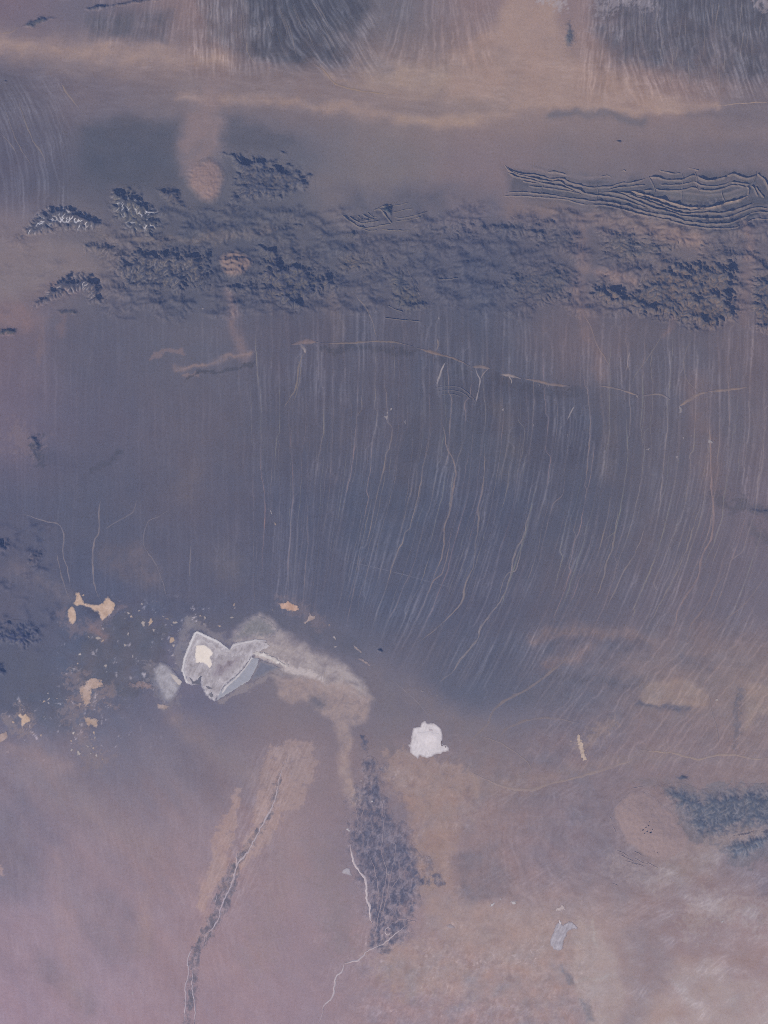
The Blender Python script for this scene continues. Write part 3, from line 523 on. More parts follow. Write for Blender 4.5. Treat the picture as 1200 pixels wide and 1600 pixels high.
    if sel.size:
        X, Y = x[sel], y[sel]; qx, qy = warp(X, Y, 16, 50, 97); n = fbm(qx / 48, qy / 34, 5, 98, .58)
        L[sel] += m[sel] * (12 * n + 12 * DF.at(qx * .6 + qy * .8 - 900, qx * .8 - qy * .6 + 500) * ss(0, .4, n)); R[sel] -= m[sel] * 5 * n
    # strata of the folded ridges
    m = ss(790, 870, x) * ss(44, 26, np.abs(y - 3 - np.interp(x, FX, FY)) + 8 * pn(x / 30, y / 30, 47)) * (1 - ss(1195, 1230, x))
    sel = np.nonzero(m > 0.01)[0]
    if sel.size:
        X, Y = x[sel], y[sel]; v = Y - np.interp(X, FX, FY) + 2.5 * fbm(X / 30, Y / 30, 2, 58)
        st_ = fbm(X / 80, v / 4.5, 4, 59, .65); L[sel] += m[sel] * (18 * st_ - 3 + 5 * fbm(X / 6, Y / 4, 3, 55)); R[sel] += m[sel] * (9 * st_ - 3)
    # braided stony flats, right
    m = ss(780, 900, x) * ss(930, 1010, y) * (1 - ss(1180, 1240, y))
    sel = np.nonzero(m > 0.01)[0]
    if sel.size:
        X, Y = x[sel], y[sel]; v = X + .75 * Y; s = Y - .5 * X; qx, qy = warp(X, Y, 12, 45, 93)
        th = DC.at(qx * .8 + qy * .62 - 700, qy * .8 - qx * .55 + 350); t2 = DF.at(X * .85 + Y * .5 - 500, Y * .85 - X * .45 + 300)
        L[sel] += m[sel] * (9 * fbm(qx / 26, qy / 15, 5, 95, .6) + 9 * th + 5 * t2 - 2); R[sel] += m[sel] * (4 * fbm(X / 40, Y / 30, 3, 96) + 3 * th)
    # grain everywhere
    L += 3.2 * fbm(x / 30, y / 30, 4, 2) + 2.4 * pn(x / 3.1, y / 3.1, 12) + 1.6 * pn(x / 1.7, y / 1.7, 13)
    R += 2.2 * fbm(x / 45, y / 45, 3, 22)
    T = T + L[:, None] + R[:, None] * np.array([1.0, .1, -.45], F)
    return T
def relief(x, y, sunk=False):                         # gentle undulation of the ground sheet (km)
    h = 0.035 * fbm(x / 60, y / 60, 3, 66)
    m = ss(470, 540, y) * (1 - ss(930, 1000, y))
    v = apron_v(x, y)
    h = h + m * 0.012 * fbm(v / 6, y / 160, 2, 67) + 0.010 * fbm(x / 9, y / 9, 2, 68)
    for E in ERODED:
        ok, D = E.at(x, y)
        if ok.any():
            Xo, Yo = x[ok], y[ok]; qx, qy = warp(Xo, Yo, 4, 11, 65); lv = D[:, 2] * (.4 + .6 * D[:, 3]) * E.amp
            zr = D[:, 0] + lv * (.15 * (ridged((qx * .8 + qy * .6) / 12, (qy * .8 - qx * .6) / 6.5, 3, 69) - .3) + .02 * pn(Xo / 2.6, Yo / 2.6, 64))
            h[ok] += zr - (.10 * ss(.15, .6, D[:, 3]) if sunk else 0)
    return h.astype(F)
def gz(x, y): return relief(np.asarray(x, F), np.asarray(y, F))

# ------------------------------------------------------------------ materials
def land_mat(name, rough=.95, grain=.10, scale=2.6, bump=.02, spec=.1):
    m = bpy.data.materials.new(name); m.use_nodes = True; t = m.node_tree; N = t.nodes; b = N['Principled BSDF']
    at = N.new('ShaderNodeAttribute'); at.attribute_name = 'Col'
    tc = N.new('ShaderNodeTexCoord')
    no = N.new('ShaderNodeTexNoise'); no.inputs['Scale'].default_value = scale; no.inputs['Detail'].default_value = 7; no.inputs['Roughness'].default_value = .72
    t.links.new(tc.outputs['Object'], no.inputs['Vector'])
    mr = N.new('ShaderNodeMapRange'); mr.inputs['From Min'].default_value = .25; mr.inputs['From Max'].default_value = .75
    mr.inputs['To Min'].default_value = 1 - grain; mr.inputs['To Max'].default_value = 1 + grain
    t.links.new(no.outputs['Fac'], mr.inputs['Value'])
    mu = N.new('ShaderNodeVectorMath'); mu.operation = 'SCALE'
    t.links.new(at.outputs['Color'], mu.inputs[0]); t.links.new(mr.outputs['Result'], mu.inputs['Scale'])
    t.links.new(mu.outputs['Vector'], b.inputs['Base Color'])
    bp = N.new('ShaderNodeBump'); bp.inputs['Strength'].default_value = .5; bp.inputs['Distance'].default_value = bump
    t.links.new(no.outputs['Fac'], bp.inputs['Height']); t.links.new(bp.outputs['Normal'], b.inputs['Normal'])
    b.inputs['Roughness'].default_value = rough; b.inputs['Specular IOR Level'].default_value = spec
    return m
M_GRAVEL = land_mat('desert_gravel', .95, .12, 2.8, .04); M_ROCK = land_mat('bare_rock', .95, .22, 3.2, .10)
M_SALT = land_mat('salt_crust', .8, .09, 2.4, .01, .2); M_CLAY = land_mat('dried_clay', .9, .12, 3, .01)
M_SAND = land_mat('stream_sand', .95, .12, 3.5, .02); M_SCRUB = land_mat('dry_scrub', 1.0, .25, 4, .05)

# ------------------------------------------------------------------ mesh builders
def mesh_obj(name, co, faces, col, mat, smooth=True):
    """co n x 3 (world), faces k x 4 (or list of tris via -1), col n x 3 albedo."""
    me = bpy.data.meshes.new(name); n, k = len(co), len(faces)
    me.vertices.add(n); me.vertices.foreach_set('co', np.ascontiguousarray(co, F).ravel())
    me.loops.add(k * 4); me.polygons.add(k)
    me.loops.foreach_set('vertex_index', np.ascontiguousarray(faces, np.int32).ravel())
    me.polygons.foreach_set('loop_start', np.arange(0, k * 4, 4, dtype=np.int32))
    if smooth: me.polygons.foreach_set('use_smooth', np.ones(k, bool))
    me.update(calc_edges=True)
    a = me.color_attributes.new('Col', 'FLOAT_COLOR', 'POINT')
    a.data.foreach_set('color', np.concatenate([col, np.ones((n, 1), F)], 1).astype(F).ravel())
    me.materials.append(mat)
    o = bpy.data.objects.new(name, me); sc.collection.objects.link(o); return o
def world(x, y, z): return np.stack([(x - 600) * S, (800 - y) * S, z], 1).astype(F)
def tag(o, label=None, cat=None, group=None, kind=None):
    if cat and not kind: kind = 'thing'
    for k, v in (('label', label), ('category', cat), ('group', group), ('kind', kind)):
        if v: o[k] = v
    return o
def thing(name, label, cat, at, group=None):
    o = bpy.data.objects.new(name, None); sc.collection.objects.link(o)
    o.location = ((at[0] - 600) * S, (800 - at[1]) * S, 0); o.empty_display_size = .5
    return tag(o, label, cat, group)
def adopt(o, par):
    o.parent = par; o.matrix_parent_inverse.identity(); o.location = (-par.location.x, -par.location.y, 0); return o
def keep_big(ok, frac=0.06):              # drop loose crumbs of a cell mask, keep the body
    lab = np.zeros(ok.shape, np.int32); cur = 0; sizes = [0]
    H, W = ok.shape; todo = ok.copy()
    while True:
        idx = np.argmax(todo)
        i, j = divmod(int(idx), W)
        if not todo[i, j]: break
        cur += 1; fr = np.zeros_like(ok); fr[i, j] = True; tot = fr.copy()
        while fr.any():
            nx = np.zeros_like(ok); nx[1:] |= fr[:-1]; nx[:-1] |= fr[1:]; nx[:, 1:] |= fr[:, :-1]; nx[:, :-1] |= fr[:, 1:]
            fr = nx & todo & ~tot; tot |= fr
        lab[tot] = cur; sizes.append(int(tot.sum())); todo &= ~tot
    big = max(sizes); good = np.array([s >= big * frac and k > 0 for k, s in enumerate(sizes)])
    if frac >= 1: good = np.array([k == int(np.argmax(sizes)) for k in range(len(sizes))])
    return good[lab]
def patch(name, poly, mat, height, colour, step=1.25, rough=2.0, wl=9.0, seed=0, base=.012, skirt=.06, only_body=True, mask=None, drop=True):
    """A body of ground of its own with relief, thickness and an uneven outline.
    height(x, y, d) -> km above ground, colour(x, y, d, h) -> sRGB look; d = distance inside the outline (px)."""
    a = np.array(poly, F); x0, x1, y0, y1 = a[:, 0].min() - rough * 2, a[:, 0].max() + rough * 2, a[:, 1].min() - rough * 2, a[:, 1].max() + rough * 2
    xs = np.arange(x0, x1 + step, step, dtype=F); ys = np.arange(y0, y1 + step, step, dtype=F)
    X, Y = np.meshgrid(xs, ys); sh = X.shape; x, y = X.ravel(), Y.ravel()
    wx = x + rough * (fbm(x / wl, y / wl, 3, seed + 5) * 1.3); wy = y + rough * (fbm(x / wl, y / wl, 3, seed + 11) * 1.3)
    d = sdf(wx, wy, poly)
    if mask is not None: d = np.where(mask(x, y, d), d, -1)
    ins = (d > 0).reshape(sh)
    ok = ins[:-1, :-1] & ins[1:, :-1] & ins[:-1, 1:] & ins[1:, 1:]
    if not ok.any(): return None
    if only_body: ok = keep_big(ok, 1.0)
    h = height(x, y, np.maximum(d, 0)); c = colour(x, y, np.maximum(d, 0), h)
    z = gz(x, y) + base + h
    id_ = -np.ones(sh, np.int32); used = np.zeros(sh, bool)
    used[:-1, :-1] |= ok; used[1:, :-1] |= ok; used[:-1, 1:] |= ok; used[1:, 1:] |= ok
    id_[used] = np.arange(used.sum()); u = used.ravel()
    A, B, C, D = id_[1:, :-1][ok], id_[1:, 1:][ok], id_[:-1, 1:][ok], id_[:-1, :-1][ok]
    faces = np.stack([A, B, C, D], 1)
    co = world(x[u], y[u], z[u]); col = albedo(c[u]); n = len(co)
    e = np.concatenate([faces[:, [0, 1]], faces[:, [1, 2]], faces[:, [2, 3]], faces[:, [3, 0]]])
    key = np.minimum(e[:, 0], e[:, 1]).astype(np.int64) * (n + 1) + np.maximum(e[:, 0], e[:, 1])
    uq, inv, cnt = np.unique(key, return_inverse=True, return_counts=True); be = e[cnt[inv] == 1]
    bv = np.unique(be); nb = len(bv); mp = -np.ones(n, np.int32); mp[bv] = n + np.arange(nb)
    up = co[bv].copy(); up[:, 2] -= .001; low = co[bv].copy(); low[:, 2] -= base + skirt
    faces = np.concatenate([faces, np.stack([mp[be[:, 1]], mp[be[:, 0]], mp[be[:, 0]] + nb, mp[be[:, 1]] + nb], 1)])
    return mesh_obj(name, np.concatenate([co, up, low]), faces, np.concatenate([col, col[bv], col[bv]]), mat, mat is not M_ROCK)
def smooth_line(pts, step=2.0, wob=0.0, wl=12.0, seed=0):
    p = np.array(pts, float)
    if len(p) > 2:                         # Catmull-Rom
        q = np.vstack([2 * p[0] - p[1], p, 2 * p[-1] - p[-2]]); out = []
        for k in range(1, len(q) - 2):
            L = np.hypot(*(q[k + 1] - q[k])); n = max(2, int(L / step)); t = np.linspace(0, 1, n, endpoint=False)[:, None]
            out.append(.5 * (2 * q[k] + (q[k + 1] - q[k - 1]) * t + (2 * q[k - 1] - 5 * q[k] + 4 * q[k + 1] - q[k + 2]) * t ** 2 + (-q[k - 1] + 3 * q[k] - 3 * q[k + 1] + q[k + 2]) * t ** 3))
        p = np.vstack(out + [p[-1:]])
    else:
        n = max(3, int(np.hypot(*(p[1] - p[0])) / step)); p = p[0] + (p[1] - p[0]) * np.linspace(0, 1, n)[:, None]
    if wob:
        s = np.concatenate([[0], np.cumsum(np.hypot(*np.diff(p, axis=0).T))])
        tx = np.gradient(p, axis=0); tx /= np.hypot(tx[:, 0], tx[:, 1])[:, None] + 1e-9
        o = wob * fbm(s / wl + seed * 13.7, np.full(len(s), seed * .37 + .5), 3, seed % 50)
        p = p + np.stack([-tx[:, 1], tx[:, 0]], 1) * o[:, None]
    return p
def ribbon(name, pts, width, colour, mat=None, lift=.02, alpha=.8, wob=1.5, wl=12, seed=0, taper=.25, step=2.0, patchy=.5):
    """A stream bed: a low sandy strip with sunk, feathered edges that lies on the ground."""
    p = smooth_line(pts, step, wob, wl, seed); n = len(p)
    s = np.linspace(0, 1, n); x, y = p[:, 0].astype(F), p[:, 1].astype(F)
    t = np.gradient(p, axis=0); t /= np.hypot(t[:, 0], t[:, 1])[:, None] + 1e-9; nx, ny = -t[:, 1], t[:, 0]
    w_ = width * .5 * np.clip(np.minimum(s, 1 - s) / max(taper, 1e-3), .15, 1) ** .6 * np.clip(1 + 1.1 * fbm(s * n / 9, s * 0 + seed * .71 + .3, 4, seed % 40), .35, 2.2)
    offs = (-1.7, -.6, .6, 1.7); zz = (-.02, lift, lift, -.02); am = (0, 1, 1, 0)
    V, Cc = [], []
    fade = alpha * np.clip(1 - patchy * (.5 - 1.2 * fbm(s * n / 9, s * 0 + seed * .53 + .1, 2, (seed + 7) % 40)), .05, 1) * np.clip(np.minimum(s, 1 - s) / .12, .2, 1)
    XX = np.concatenate([x + nx * w_ * o for o in offs]).astype(F); YY = np.concatenate([y + ny * w_ * o for o in offs]).astype(F)
    G = surface(XX, YY); Z = gz(XX, YY) + np.repeat(zz, n); A_ = np.concatenate([fade * a for a in am])[:, None]
    V = list(world(XX, YY, Z).reshape(4, n, 3)); Cc = list(albedo(G + A_ * (np.array(colour, F) - G)).reshape(4, n, 3))
    co = np.stack(V, 1).reshape(-1, 3); col = np.stack(Cc, 1).reshape(-1, 3)
    i = np.arange(n - 1)[:, None] * 4 + np.arange(3)[None]; i = i.ravel()
    return mesh_obj(name, co, np.stack([i, i + 4, i + 5, i + 1], 1), col, mat or M_SAND)
def hogback(name, pts, half, height, colour, seed=0, steep=.42, mat=None):
    """A long asymmetric rock ridge: a steep scarp on its upper (far) side and a longer dip slope facing down."""
    p = smooth_line(pts, 1.2, 1.2, 9, seed); n = len(p); s = np.linspace(0, 1, n)
    t = np.gradient(p, axis=0); t /= np.hypot(t[:, 0], t[:, 1])[:, None] + 1e-9; nx, ny = t[:, 1], -t[:, 0]     # normal on the scarp side
    q = np.arange(n) * 1.2
    hh = height * np.clip(np.minimum(s, 1 - s) / .07, .12, 1) ** .7 * np.clip(.75 + 1.1 * fbm(q / 11, q * 0 + seed * .61 + .2, 4, seed % 30), .05, 1.4)
    ww = half * (.8 + .25 * fbm(q / 20, q * 0 + seed * .41 + .7, 2, seed % 30 + 3)) * np.clip(np.minimum(s, 1 - s) / .05, .4, 1)
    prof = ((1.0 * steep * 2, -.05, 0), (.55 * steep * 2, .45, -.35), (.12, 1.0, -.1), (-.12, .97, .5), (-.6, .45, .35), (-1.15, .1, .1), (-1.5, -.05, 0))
    V, Cc = [], []
    XX, YY, ZZ, FF, TT = [], [], [], [], []
    for o, z, a in prof:
        j = .25 * fbm(q / 3, q * 0 + o * 3 + seed, 2, seed % 30 + 8)
        XX.append(p[:, 0] + nx * ww * (o + j * .5)); YY.append(p[:, 1] + ny * ww * (o + j * .5)); ZZ.append(hh * z - (0 if z > 0 else .02))
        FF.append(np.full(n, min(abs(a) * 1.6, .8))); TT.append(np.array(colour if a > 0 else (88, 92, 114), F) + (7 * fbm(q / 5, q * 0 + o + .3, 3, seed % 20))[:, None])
    XX = np.concatenate(XX).astype(F); YY = np.concatenate(YY).astype(F); G = surface(XX, YY); k = len(prof)
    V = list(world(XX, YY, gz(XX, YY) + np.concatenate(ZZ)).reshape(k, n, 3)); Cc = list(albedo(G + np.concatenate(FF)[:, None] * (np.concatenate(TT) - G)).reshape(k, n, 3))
    k = len(prof); co = np.stack(V, 1).reshape(-1, 3); col = np.stack(Cc, 1).reshape(-1, 3)
    i = (np.arange(n - 1)[:, None] * k + np.arange(k - 1)[None]).ravel()
    o = mesh_obj(name, co, np.stack([i, i + 1, i + k + 1, i + k], 1), col, mat or M_ROCK, smooth=False)
    return o

# ------------------------------------------------------------------ ground sheet (out to the horizon)
def axis(n0, n1, step):
    out = [n0 - 200 + k * 6.25 for k in range(32)] + list(np.arange(n0, n1 + step * .5, step)) + [n1 + (k + 1) * 6.25 for k in range(32)]
    far = [230, 290, 400, 600, 1000, 2000, 4000, 7000, 11000]
    return np.array([n0 - f for f in far[::-1]] + out + [n1 + f for f in far], F)
xs, ys = axis(0, 1200, 1.6), axis(0, 1600, 1.6)
X, Y = np.meshgrid(xs, ys); x, y = X.ravel(), Y.ravel(); nxs, nys = len(xs), len(ys)
i = (np.arange(nys - 1)[:, None] * nxs + np.arange(nxs - 1)[None]).ravel()
ground = mesh_obj('desert_ground', world(x, y, relief(x, y, True)), np.stack([i + nxs, i + nxs + 1, i + 1, i], 1), albedo(surface(x, y)), M_GRAVEL)
tag(ground, kind='structure')
print('ground', round(time.time() - T0, 1))

# ------------------------------------------------------------------ rock country: ranges and lone hills
for R_ in RANGES:
    o = patch(R_['name'], R_['poly'], M_ROCK, lambda x, y, d: np.zeros(len(x), F), lambda x, y, d, h: surface(x, y), R_['step'], R_['rough'], 14, R_['seed'], .015, .25, drop=False)
    tag(o, R_['label'], R_['cat'], R_['group'])
print('ranges', round(time.time() - T0, 1))

# ------------------------------------------------------------------ the folded ridges (upper right)
fold = thing('folded_ridges', 'canoe-shaped fold of parallel dark rock ridges at upper right', 'ridge', (1060, 300))
BANDS = [
 ([(788,258),(800,267),(815,272),(836,273),(847,276),(862,280),(878,279),(890,285),(905,289),(922,293),(945,292),(955,291),(970,286),(985,286),(1000,282),(1012,278)], 3.2, .34),
 ([(1015,277),(1026,277),(1040,281),(1055,281),(1066,281),(1076,276),(1088,274)], 3.4, .42),
 ([(1089,274),(1097,280),(1109,282),(1121,280),(1135,276)], 3.8, .5),
 ([(1136,275),(1144,272),(1151,273),(1163,278),(1177,276),(1182,272)], 4, .5),
 ([(1183,271),(1190,276),(1195,282),(1199,289),(1203,300)], 3.6, .45),
 ([(1030,266),(1042,269),(1053,271),(1063,270)], 2.6, .3),
 ([(1076,263),(1084,264),(1092,266)], 2.2, .2),
 ([(950,297),(965,293),(980,292),(995,290),(1008,289)], 2.6, .3),
 ([(1030,288),(1048,289),(1067,288),(1083,284),(1095,289),(1110,291),(1125,290),(1142,284)], 2.8, .28),
 ([(1143,284),(1153,286),(1171,288)], 3.4, .4),
 ([(995,299),(1007,298),(1019,296)], 2.8, .38),
 ([(1024,294),(1030,297),(1045,298),(1062,297),(1070,296),(1081,293),(1090,296)], 3, .38),
 ([(1091,296),(1107,298),(1125,296),(1142,290),(1153,290),(1165,292)], 3.2, .46),
 ([(1167,291),(1170,297),(1169,305)], 3, .4),
 ([(985,298),(1007,304),(1026,309),(1045,315),(1064,321),(1072,323),(1088,325),(1107,325),(1121,322),(1136,316),(1151,313),(1168,306)], 4.6, .6),
 ([(967,299),(980,302),(997,306),(1015,312),(1032,318),(1052,325),(1077,329),(1098,328),(1114,326)], 4, .55),
 ([(970,300),(985,305),(1001,311),(1020,318),(1039,325),(1057,331),(1072,334),(1088,333),(1107,332),(1125,333),(1142,330),(1159,325),(1178,317)], 4.2, .55),
 ([(935,301),(957,301),(974,305),(990,312),(1007,320),(1026,327),(1045,331),(1064,337),(1077,339),(1101,341),(1125,341),(1142,338),(1165,329),(1184,324),(1206,327)], 3.6, .4),
 ([(920,304),(939,306),(957,308),(974,312),(990,318),(1010,325)], 3, .34),
 ([(918,314),(945,315),(970,320),(990,325),(1007,331),(1026,335),(1045,338),(1060,342),(1072,346),(1089,348),(1107,350),(1125,350),(1142,348),(1159,341),(1178,332)], 3.6, .42),
 ([(918,320),(945,321),(964,325),(982,330),(997,334),(1014,338),(1032,341),(1051,346),(1070,351),(1085,354),(1101,356),(1125,357),(1147,356),(1160,352)], 2.8, .3),
 ([(790,261),(800,269),(812,273),(824,276),(840,280),(850,282),(860,284),(875,284),(885,290),(896,294),(906,298),(914,302),(932,305)], 3.4, .45),
 ([(794,270),(806,276),(820,279),(840,284),(850,287),(860,289),(875,291),(888,295),(900,300)], 3, .4),
 ([(817,283),(828,285),(842,287)], 2.2, .25),
 ([(826,291),(842,293),(855,294),(872,296),(890,299),(908,303)], 2.6, .28),
 ([(790,301),(810,300),(827,301),(842,303),(857,304),(870,306),(887,309),(905,311),(922,313)], 2.6, .26),
 ([(786,306),(810,306),(830,307),(855,309),(886,312),(901,317),(918,320)], 2.4, .2),
 ([(1174,290),(1181,299),(1184,307)], 2.6, .34), ([(1181,292),(1187,300),(1194,309)], 3, .36),
 ([(856,269),(870,269),(886,273)], 3, .25), ([(938,276),(948,274),(956,276)], 2, .2), ([(971,267),(975,266),(978,268)], 1.8, .2),
 ([(1168,346),(1180,342),(1204,343)], 2.4, .22), ([(1170,334),(1185,331),(1206,332)], 2.2, .2),
]
for k, (pts, half, hgt) in enumerate(BANDS):
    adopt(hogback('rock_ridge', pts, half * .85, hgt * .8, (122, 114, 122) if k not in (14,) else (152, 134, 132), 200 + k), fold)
plunge = thing('plunging_fold', 'small arrowhead fold of curved rock ribs in the centre of the rock belt', 'ridge', (590, 345))
for k, (pts, half, hgt) in enumerate([
 ([(535,336),(545,344),(556,352),(568,356),(585,354),(600,351),(612,349)], 2.6, .32), ([(546,338),(556,345),(566,349),(580,347),(592,345)], 2.2, .28),
 ([(586,326),(596,328),(604,338),(612,350)], 3.0, .4), ([(584,328),(590,326),(600,322),(612,320)], 2.6, .35), ([(558,336),(566,342),(576,345)], 2, .22),
 ([(566,334),(574,340),(584,343)], 2, .22), ([(574,332),(582,338),(590,340)], 2, .22), ([(612,322),(624,320),(638,316)], 1.8, .18), ([(614,332),(630,328),(646,325)], 1.8, .16),
 ([(616,340),(632,340),(650,336),(668,331)], 2.2, .22), ([(618,346),(640,343),(660,338)], 2, .18), ([(596,358),(620,360),(642,360)], 2, .2), ([(560,356),(575,360),(590,360)], 1.8, .2)]):
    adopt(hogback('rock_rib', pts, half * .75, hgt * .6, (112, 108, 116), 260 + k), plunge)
basin = thing('fault_scarp', 'thin dark straight rock line below the rounded hill knot', 'ridge', (640, 497))
for k, pts in enumerate([[(600,496),(620,499),(640,501),(660,502)], [(606,478),(616,482),(630,488)], [(684,437),(700,436),(716,434)]]):
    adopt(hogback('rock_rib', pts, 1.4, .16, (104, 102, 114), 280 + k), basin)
ring = thing('ridge_arc', 'faint dark arc of strata where the central apron begins', 'ridge', (712, 608))
for k, pts in enumerate([[(678,606),(700,603),(720,606),(738,620),(744,630)], [(684,611),(702,609),(722,613),(736,624)], [(690,616),(706,615),(722,620)]]):
    adopt(hogback('rock_rib', pts, 1.5, .08, (100, 99, 114), 284 + k), ring)
swarm = thing('ridge_swarm', 'cluster of short dark ribs under the lower left rim of the pale dome', 'ridge', (985, 1340))
for k, pts in enumerate([[(964,1329),(972,1332),(982,1338)], [(970,1336),(980,1341),(990,1346)], [(976,1345),(986,1347),(996,1352)], [(986,1350),(996,1350),(1006,1354)], [(990,1330),(998,1333),(1004,1337)],
     [(992,1341),(1002,1347),(1012,1350)], [(1012,1348),(1020,1352),(1028,1356)], [(956,1288),(959,1294),(963,1301)], [(953,1276),(956,1281)], [(1000,1237),(1006,1238),(1012,1242)], [(986,1232),(998,1230),(1008,1228)], [(954,1380),(960,1381),(966,1384)]]):
    adopt(hogback('rock_rib', pts, 1.1, .05, (126, 116, 126), 290 + k), swarm)

# ------------------------------------------------------------------ pale round domes
def dome(label, cx, cy, rx, ry, rot, H, col, seed, knobs=(), grain=.05, edge=6, outline=None):
    a = np.linspace(0, 2 * np.pi, 40, endpoint=False); ca, sa = math.cos(rot), math.sin(rot)
    rr = 1 + .05 * np.cos(3 * a + seed) + .04 * np.sin(2 * a + seed * 2)
    pts = [(cx + rx * r * math.cos(t) * ca - ry * r * math.sin(t) * sa, cy + rx * r * math.cos(t) * sa + ry * r * math.sin(t) * ca) for t, r in zip(a, rr)]
    if outline: pts = outline
    root = thing('granite_dome', label, 'dome', (cx, cy))
    c_ = np.array(col, F)
    def ht(x, y, d): return (H * ss(0, min(rx, ry) * .8, d) + grain * ridged(x / 9, y / 9, 4, seed) * ss(0, 8, d)).astype(F)
    def cl(x, y, d, h):
        g = surface(x, y); e = ss(0, edge, d)
        t = g + (e * .92)[:, None] * (c_ - g)
        return t + (5 * fbm(x / 12, y / 12, 4, seed) + 3 * pn(x / 2.5, y / 2.5, seed + 1))[:, None]
    adopt(patch('dome_surface', pts, M_SAND, ht, cl, 1.25, 4.5, 22, seed), root)
    for k, (kx, ky, kr, kh) in enumerate(knobs):
        kp = [(kx + kr * 1.3 * math.cos(t), ky + kr * math.sin(t)) for t in np.linspace(0, 6.283, 9)[:-1]]
        o = patch('rock_knob', kp, M_ROCK, lambda x, y, d, kr=kr, kh=kh: (H * ss(0, min(rx, ry) * .8, np.maximum(0, min(rx, ry) - np.hypot(x - cx, y - cy))) * .9 + kh * ss(0, kr, d) * (.5 + ridged(x / 4, y / 4, 3, seed + 4))).astype(F),
                  lambda x, y, d, h: surface(x, y) * .0 + np.array((96, 92, 108), F), .7, .8, 3, seed + k, .01, .5)
        if o: adopt(o, root)
    return root
dome('big oval pale pink granite dome beside the dark slate upland', 1017, 1290, 66, 49, .72, .22, (148, 131, 137), 301,
     [(1004,1297,1.6,.22),(1009,1293,1.4,.2),(1013,1290,1.6,.25),(1011,1299,1.5,.2),(1016,1301,1.8,.22),(1007,1302,1.2,.2),(1014,1284,1.2,.2),(1019,1296,1.2,.18),(1022,1330,1.2,.16),(1027,1332,1.2,.16),(1033,1330,1.2,.16)],
     outline=[(960,1262),(970,1245),(988,1235),(1010,1237),(1030,1250),(1050,1270),(1068,1292),(1077,1308),(1074,1325),(1060,1338),(1040,1347),(1020,1343),(1000,1334),(980,1316),(966,1294),(959,1277)])
dome('round pink dome with a wind-blown sand tail trailing upward', 322, 282, 34, 37, .2, .2, (140, 122, 128), 305, [], .12, 16)
dome('smaller rough pink dome set among dark crags', 367, 412, 27, 25, .1, .25, (126, 113, 121), 309, [], .32, 9)
print('domes', round(time.time() - T0, 1))

# ------------------------------------------------------------------ salt flats and clay pans
def pan(name, poly, col, mat=None, seed=0, var=6, edge=1.5, edgecol=None, h=.015, rough=1.2, wl=5, step=1.0, base=.014, streak=None, shore=1.8):
    c_ = np.array(col, F); e_ = np.array(edgecol, F) if edgecol is not None else None
    if base > .0171 and shore == 1.8: shore = .05
    def cl(x, y, d, hh):
        qx, qy = warp(x, y, 4, 10, seed % 40)
        t = np.broadcast_to(c_, (len(x), 3)) + (var * 2.2 * fbm(qx / 11, qy / 9, 4, seed % 60) + var * .5 * pn(x / 2.2, y / 2.2, seed % 60 + 3))[:, None]
        if streak: t = t + (streak * fbm((x * .9 + y * .4) / 3.2, (y * .9 - x * .4) / 14, 3, seed % 60 + 8))[:, None]
        if e_ is not None: t = t + (1 - ss(edge * .4, edge * 1.6, d))[:, None] * (e_ - t)
        g = surface(x, y); bl = 1 - ss(.0, shore, d + shore * .55 * fbm(x / 5, y / 5, 4, seed % 50, .7) * 1.6)
        t = t + bl[:, None] * .9 * (g - t)
        return t
    return patch(name, poly, mat or M_CLAY, lambda x, y, d: (h * ss(0, 2, d)).astype(F), cl, step, rough, wl, seed, base, .05)
lake = thing('salt_flat', 'large grey-white salt flat shaped like a bow tie, lower left of centre', 'salt flat', (340, 1045))
adopt(pan('salt_sheet', [(308,986),(324,993),(340,1001),(358,1014),(364,1006),(376,1003),(400,999),(414,1001),(424,1010),(408,1018),(394,1026),(380,1047),(352,1072),(340,1094),(334,1097),(320,1086),(314,1074),(312,1062),(308,1068),(303,1073),(290,1068),(284,1046),(288,1026),(296,1006),(302,992)], (166,159,169), M_SALT, 401, 15, 4.0, (198,192,200), streak=24, shore=4.5, rough=2.4), lake)
adopt(pan('salt_rim', [(300,1012),(306,998),(314,996),(330,1004),(344,1012),(354,1020),(346,1024),(332,1012),(316,1004),(304,1016),(298,1034),(294,1040)], (184,178,186), M_SALT, 412, 12, 2.5, (170,163,173), base=.024, rough=3, wl=7, streak=16), lake)
adopt(pan('mauve_mud', [(336,1034),(352,1028),(372,1022),(384,1024),(372,1042),(352,1058),(334,1064),(326,1054)], (146,137,150), M_SALT, 413, 12, 6, (162,155,165), base=.0225, rough=5, wl=8, streak=22), lake)
adopt(pan('damp_margin', [(395,1026),(406,1029),(400,1046),(390,1064),(362,1081),(337,1096),(342,1082),(352,1070),(380,1046)], (152,152,167), M_SALT, 402, 4, 2, (160,158,170), base=.018), lake)
adopt(pan('shallow_pool', [(406,1030),(420,1035),(440,1044),(420,1053),(396,1065),(390,1062),(398,1046)], (114,115,134), M_SALT, 403, 4, 4, (130,128,142), base=.020, wl=9, shore=5), lake)
adopt(pan('salt_crust', [(306,1008),(318,1006),(330,1014),(334,1020),(329,1028),(333,1038),(328,1045),(318,1036),(305,1036),(304,1020)], (222,210,206), M_SALT, 404, 4, 1.5, (196,187,190), base=.030), lake)
adopt(pan('salt_rim', [(296,1003),(302,989),(308,985),(324,992),(341,1000),(358,1013),(358,1018),(340,1006),(322,998),(308,991),(302,1004),(292,1028),(288,1046),(292,1060),(298,1068),(290,1068),(283,1048),(286,1028)], (204,199,207), M_SALT, 405, 8, 1.6, (172,167,176), base=.026, rough=.8), lake)
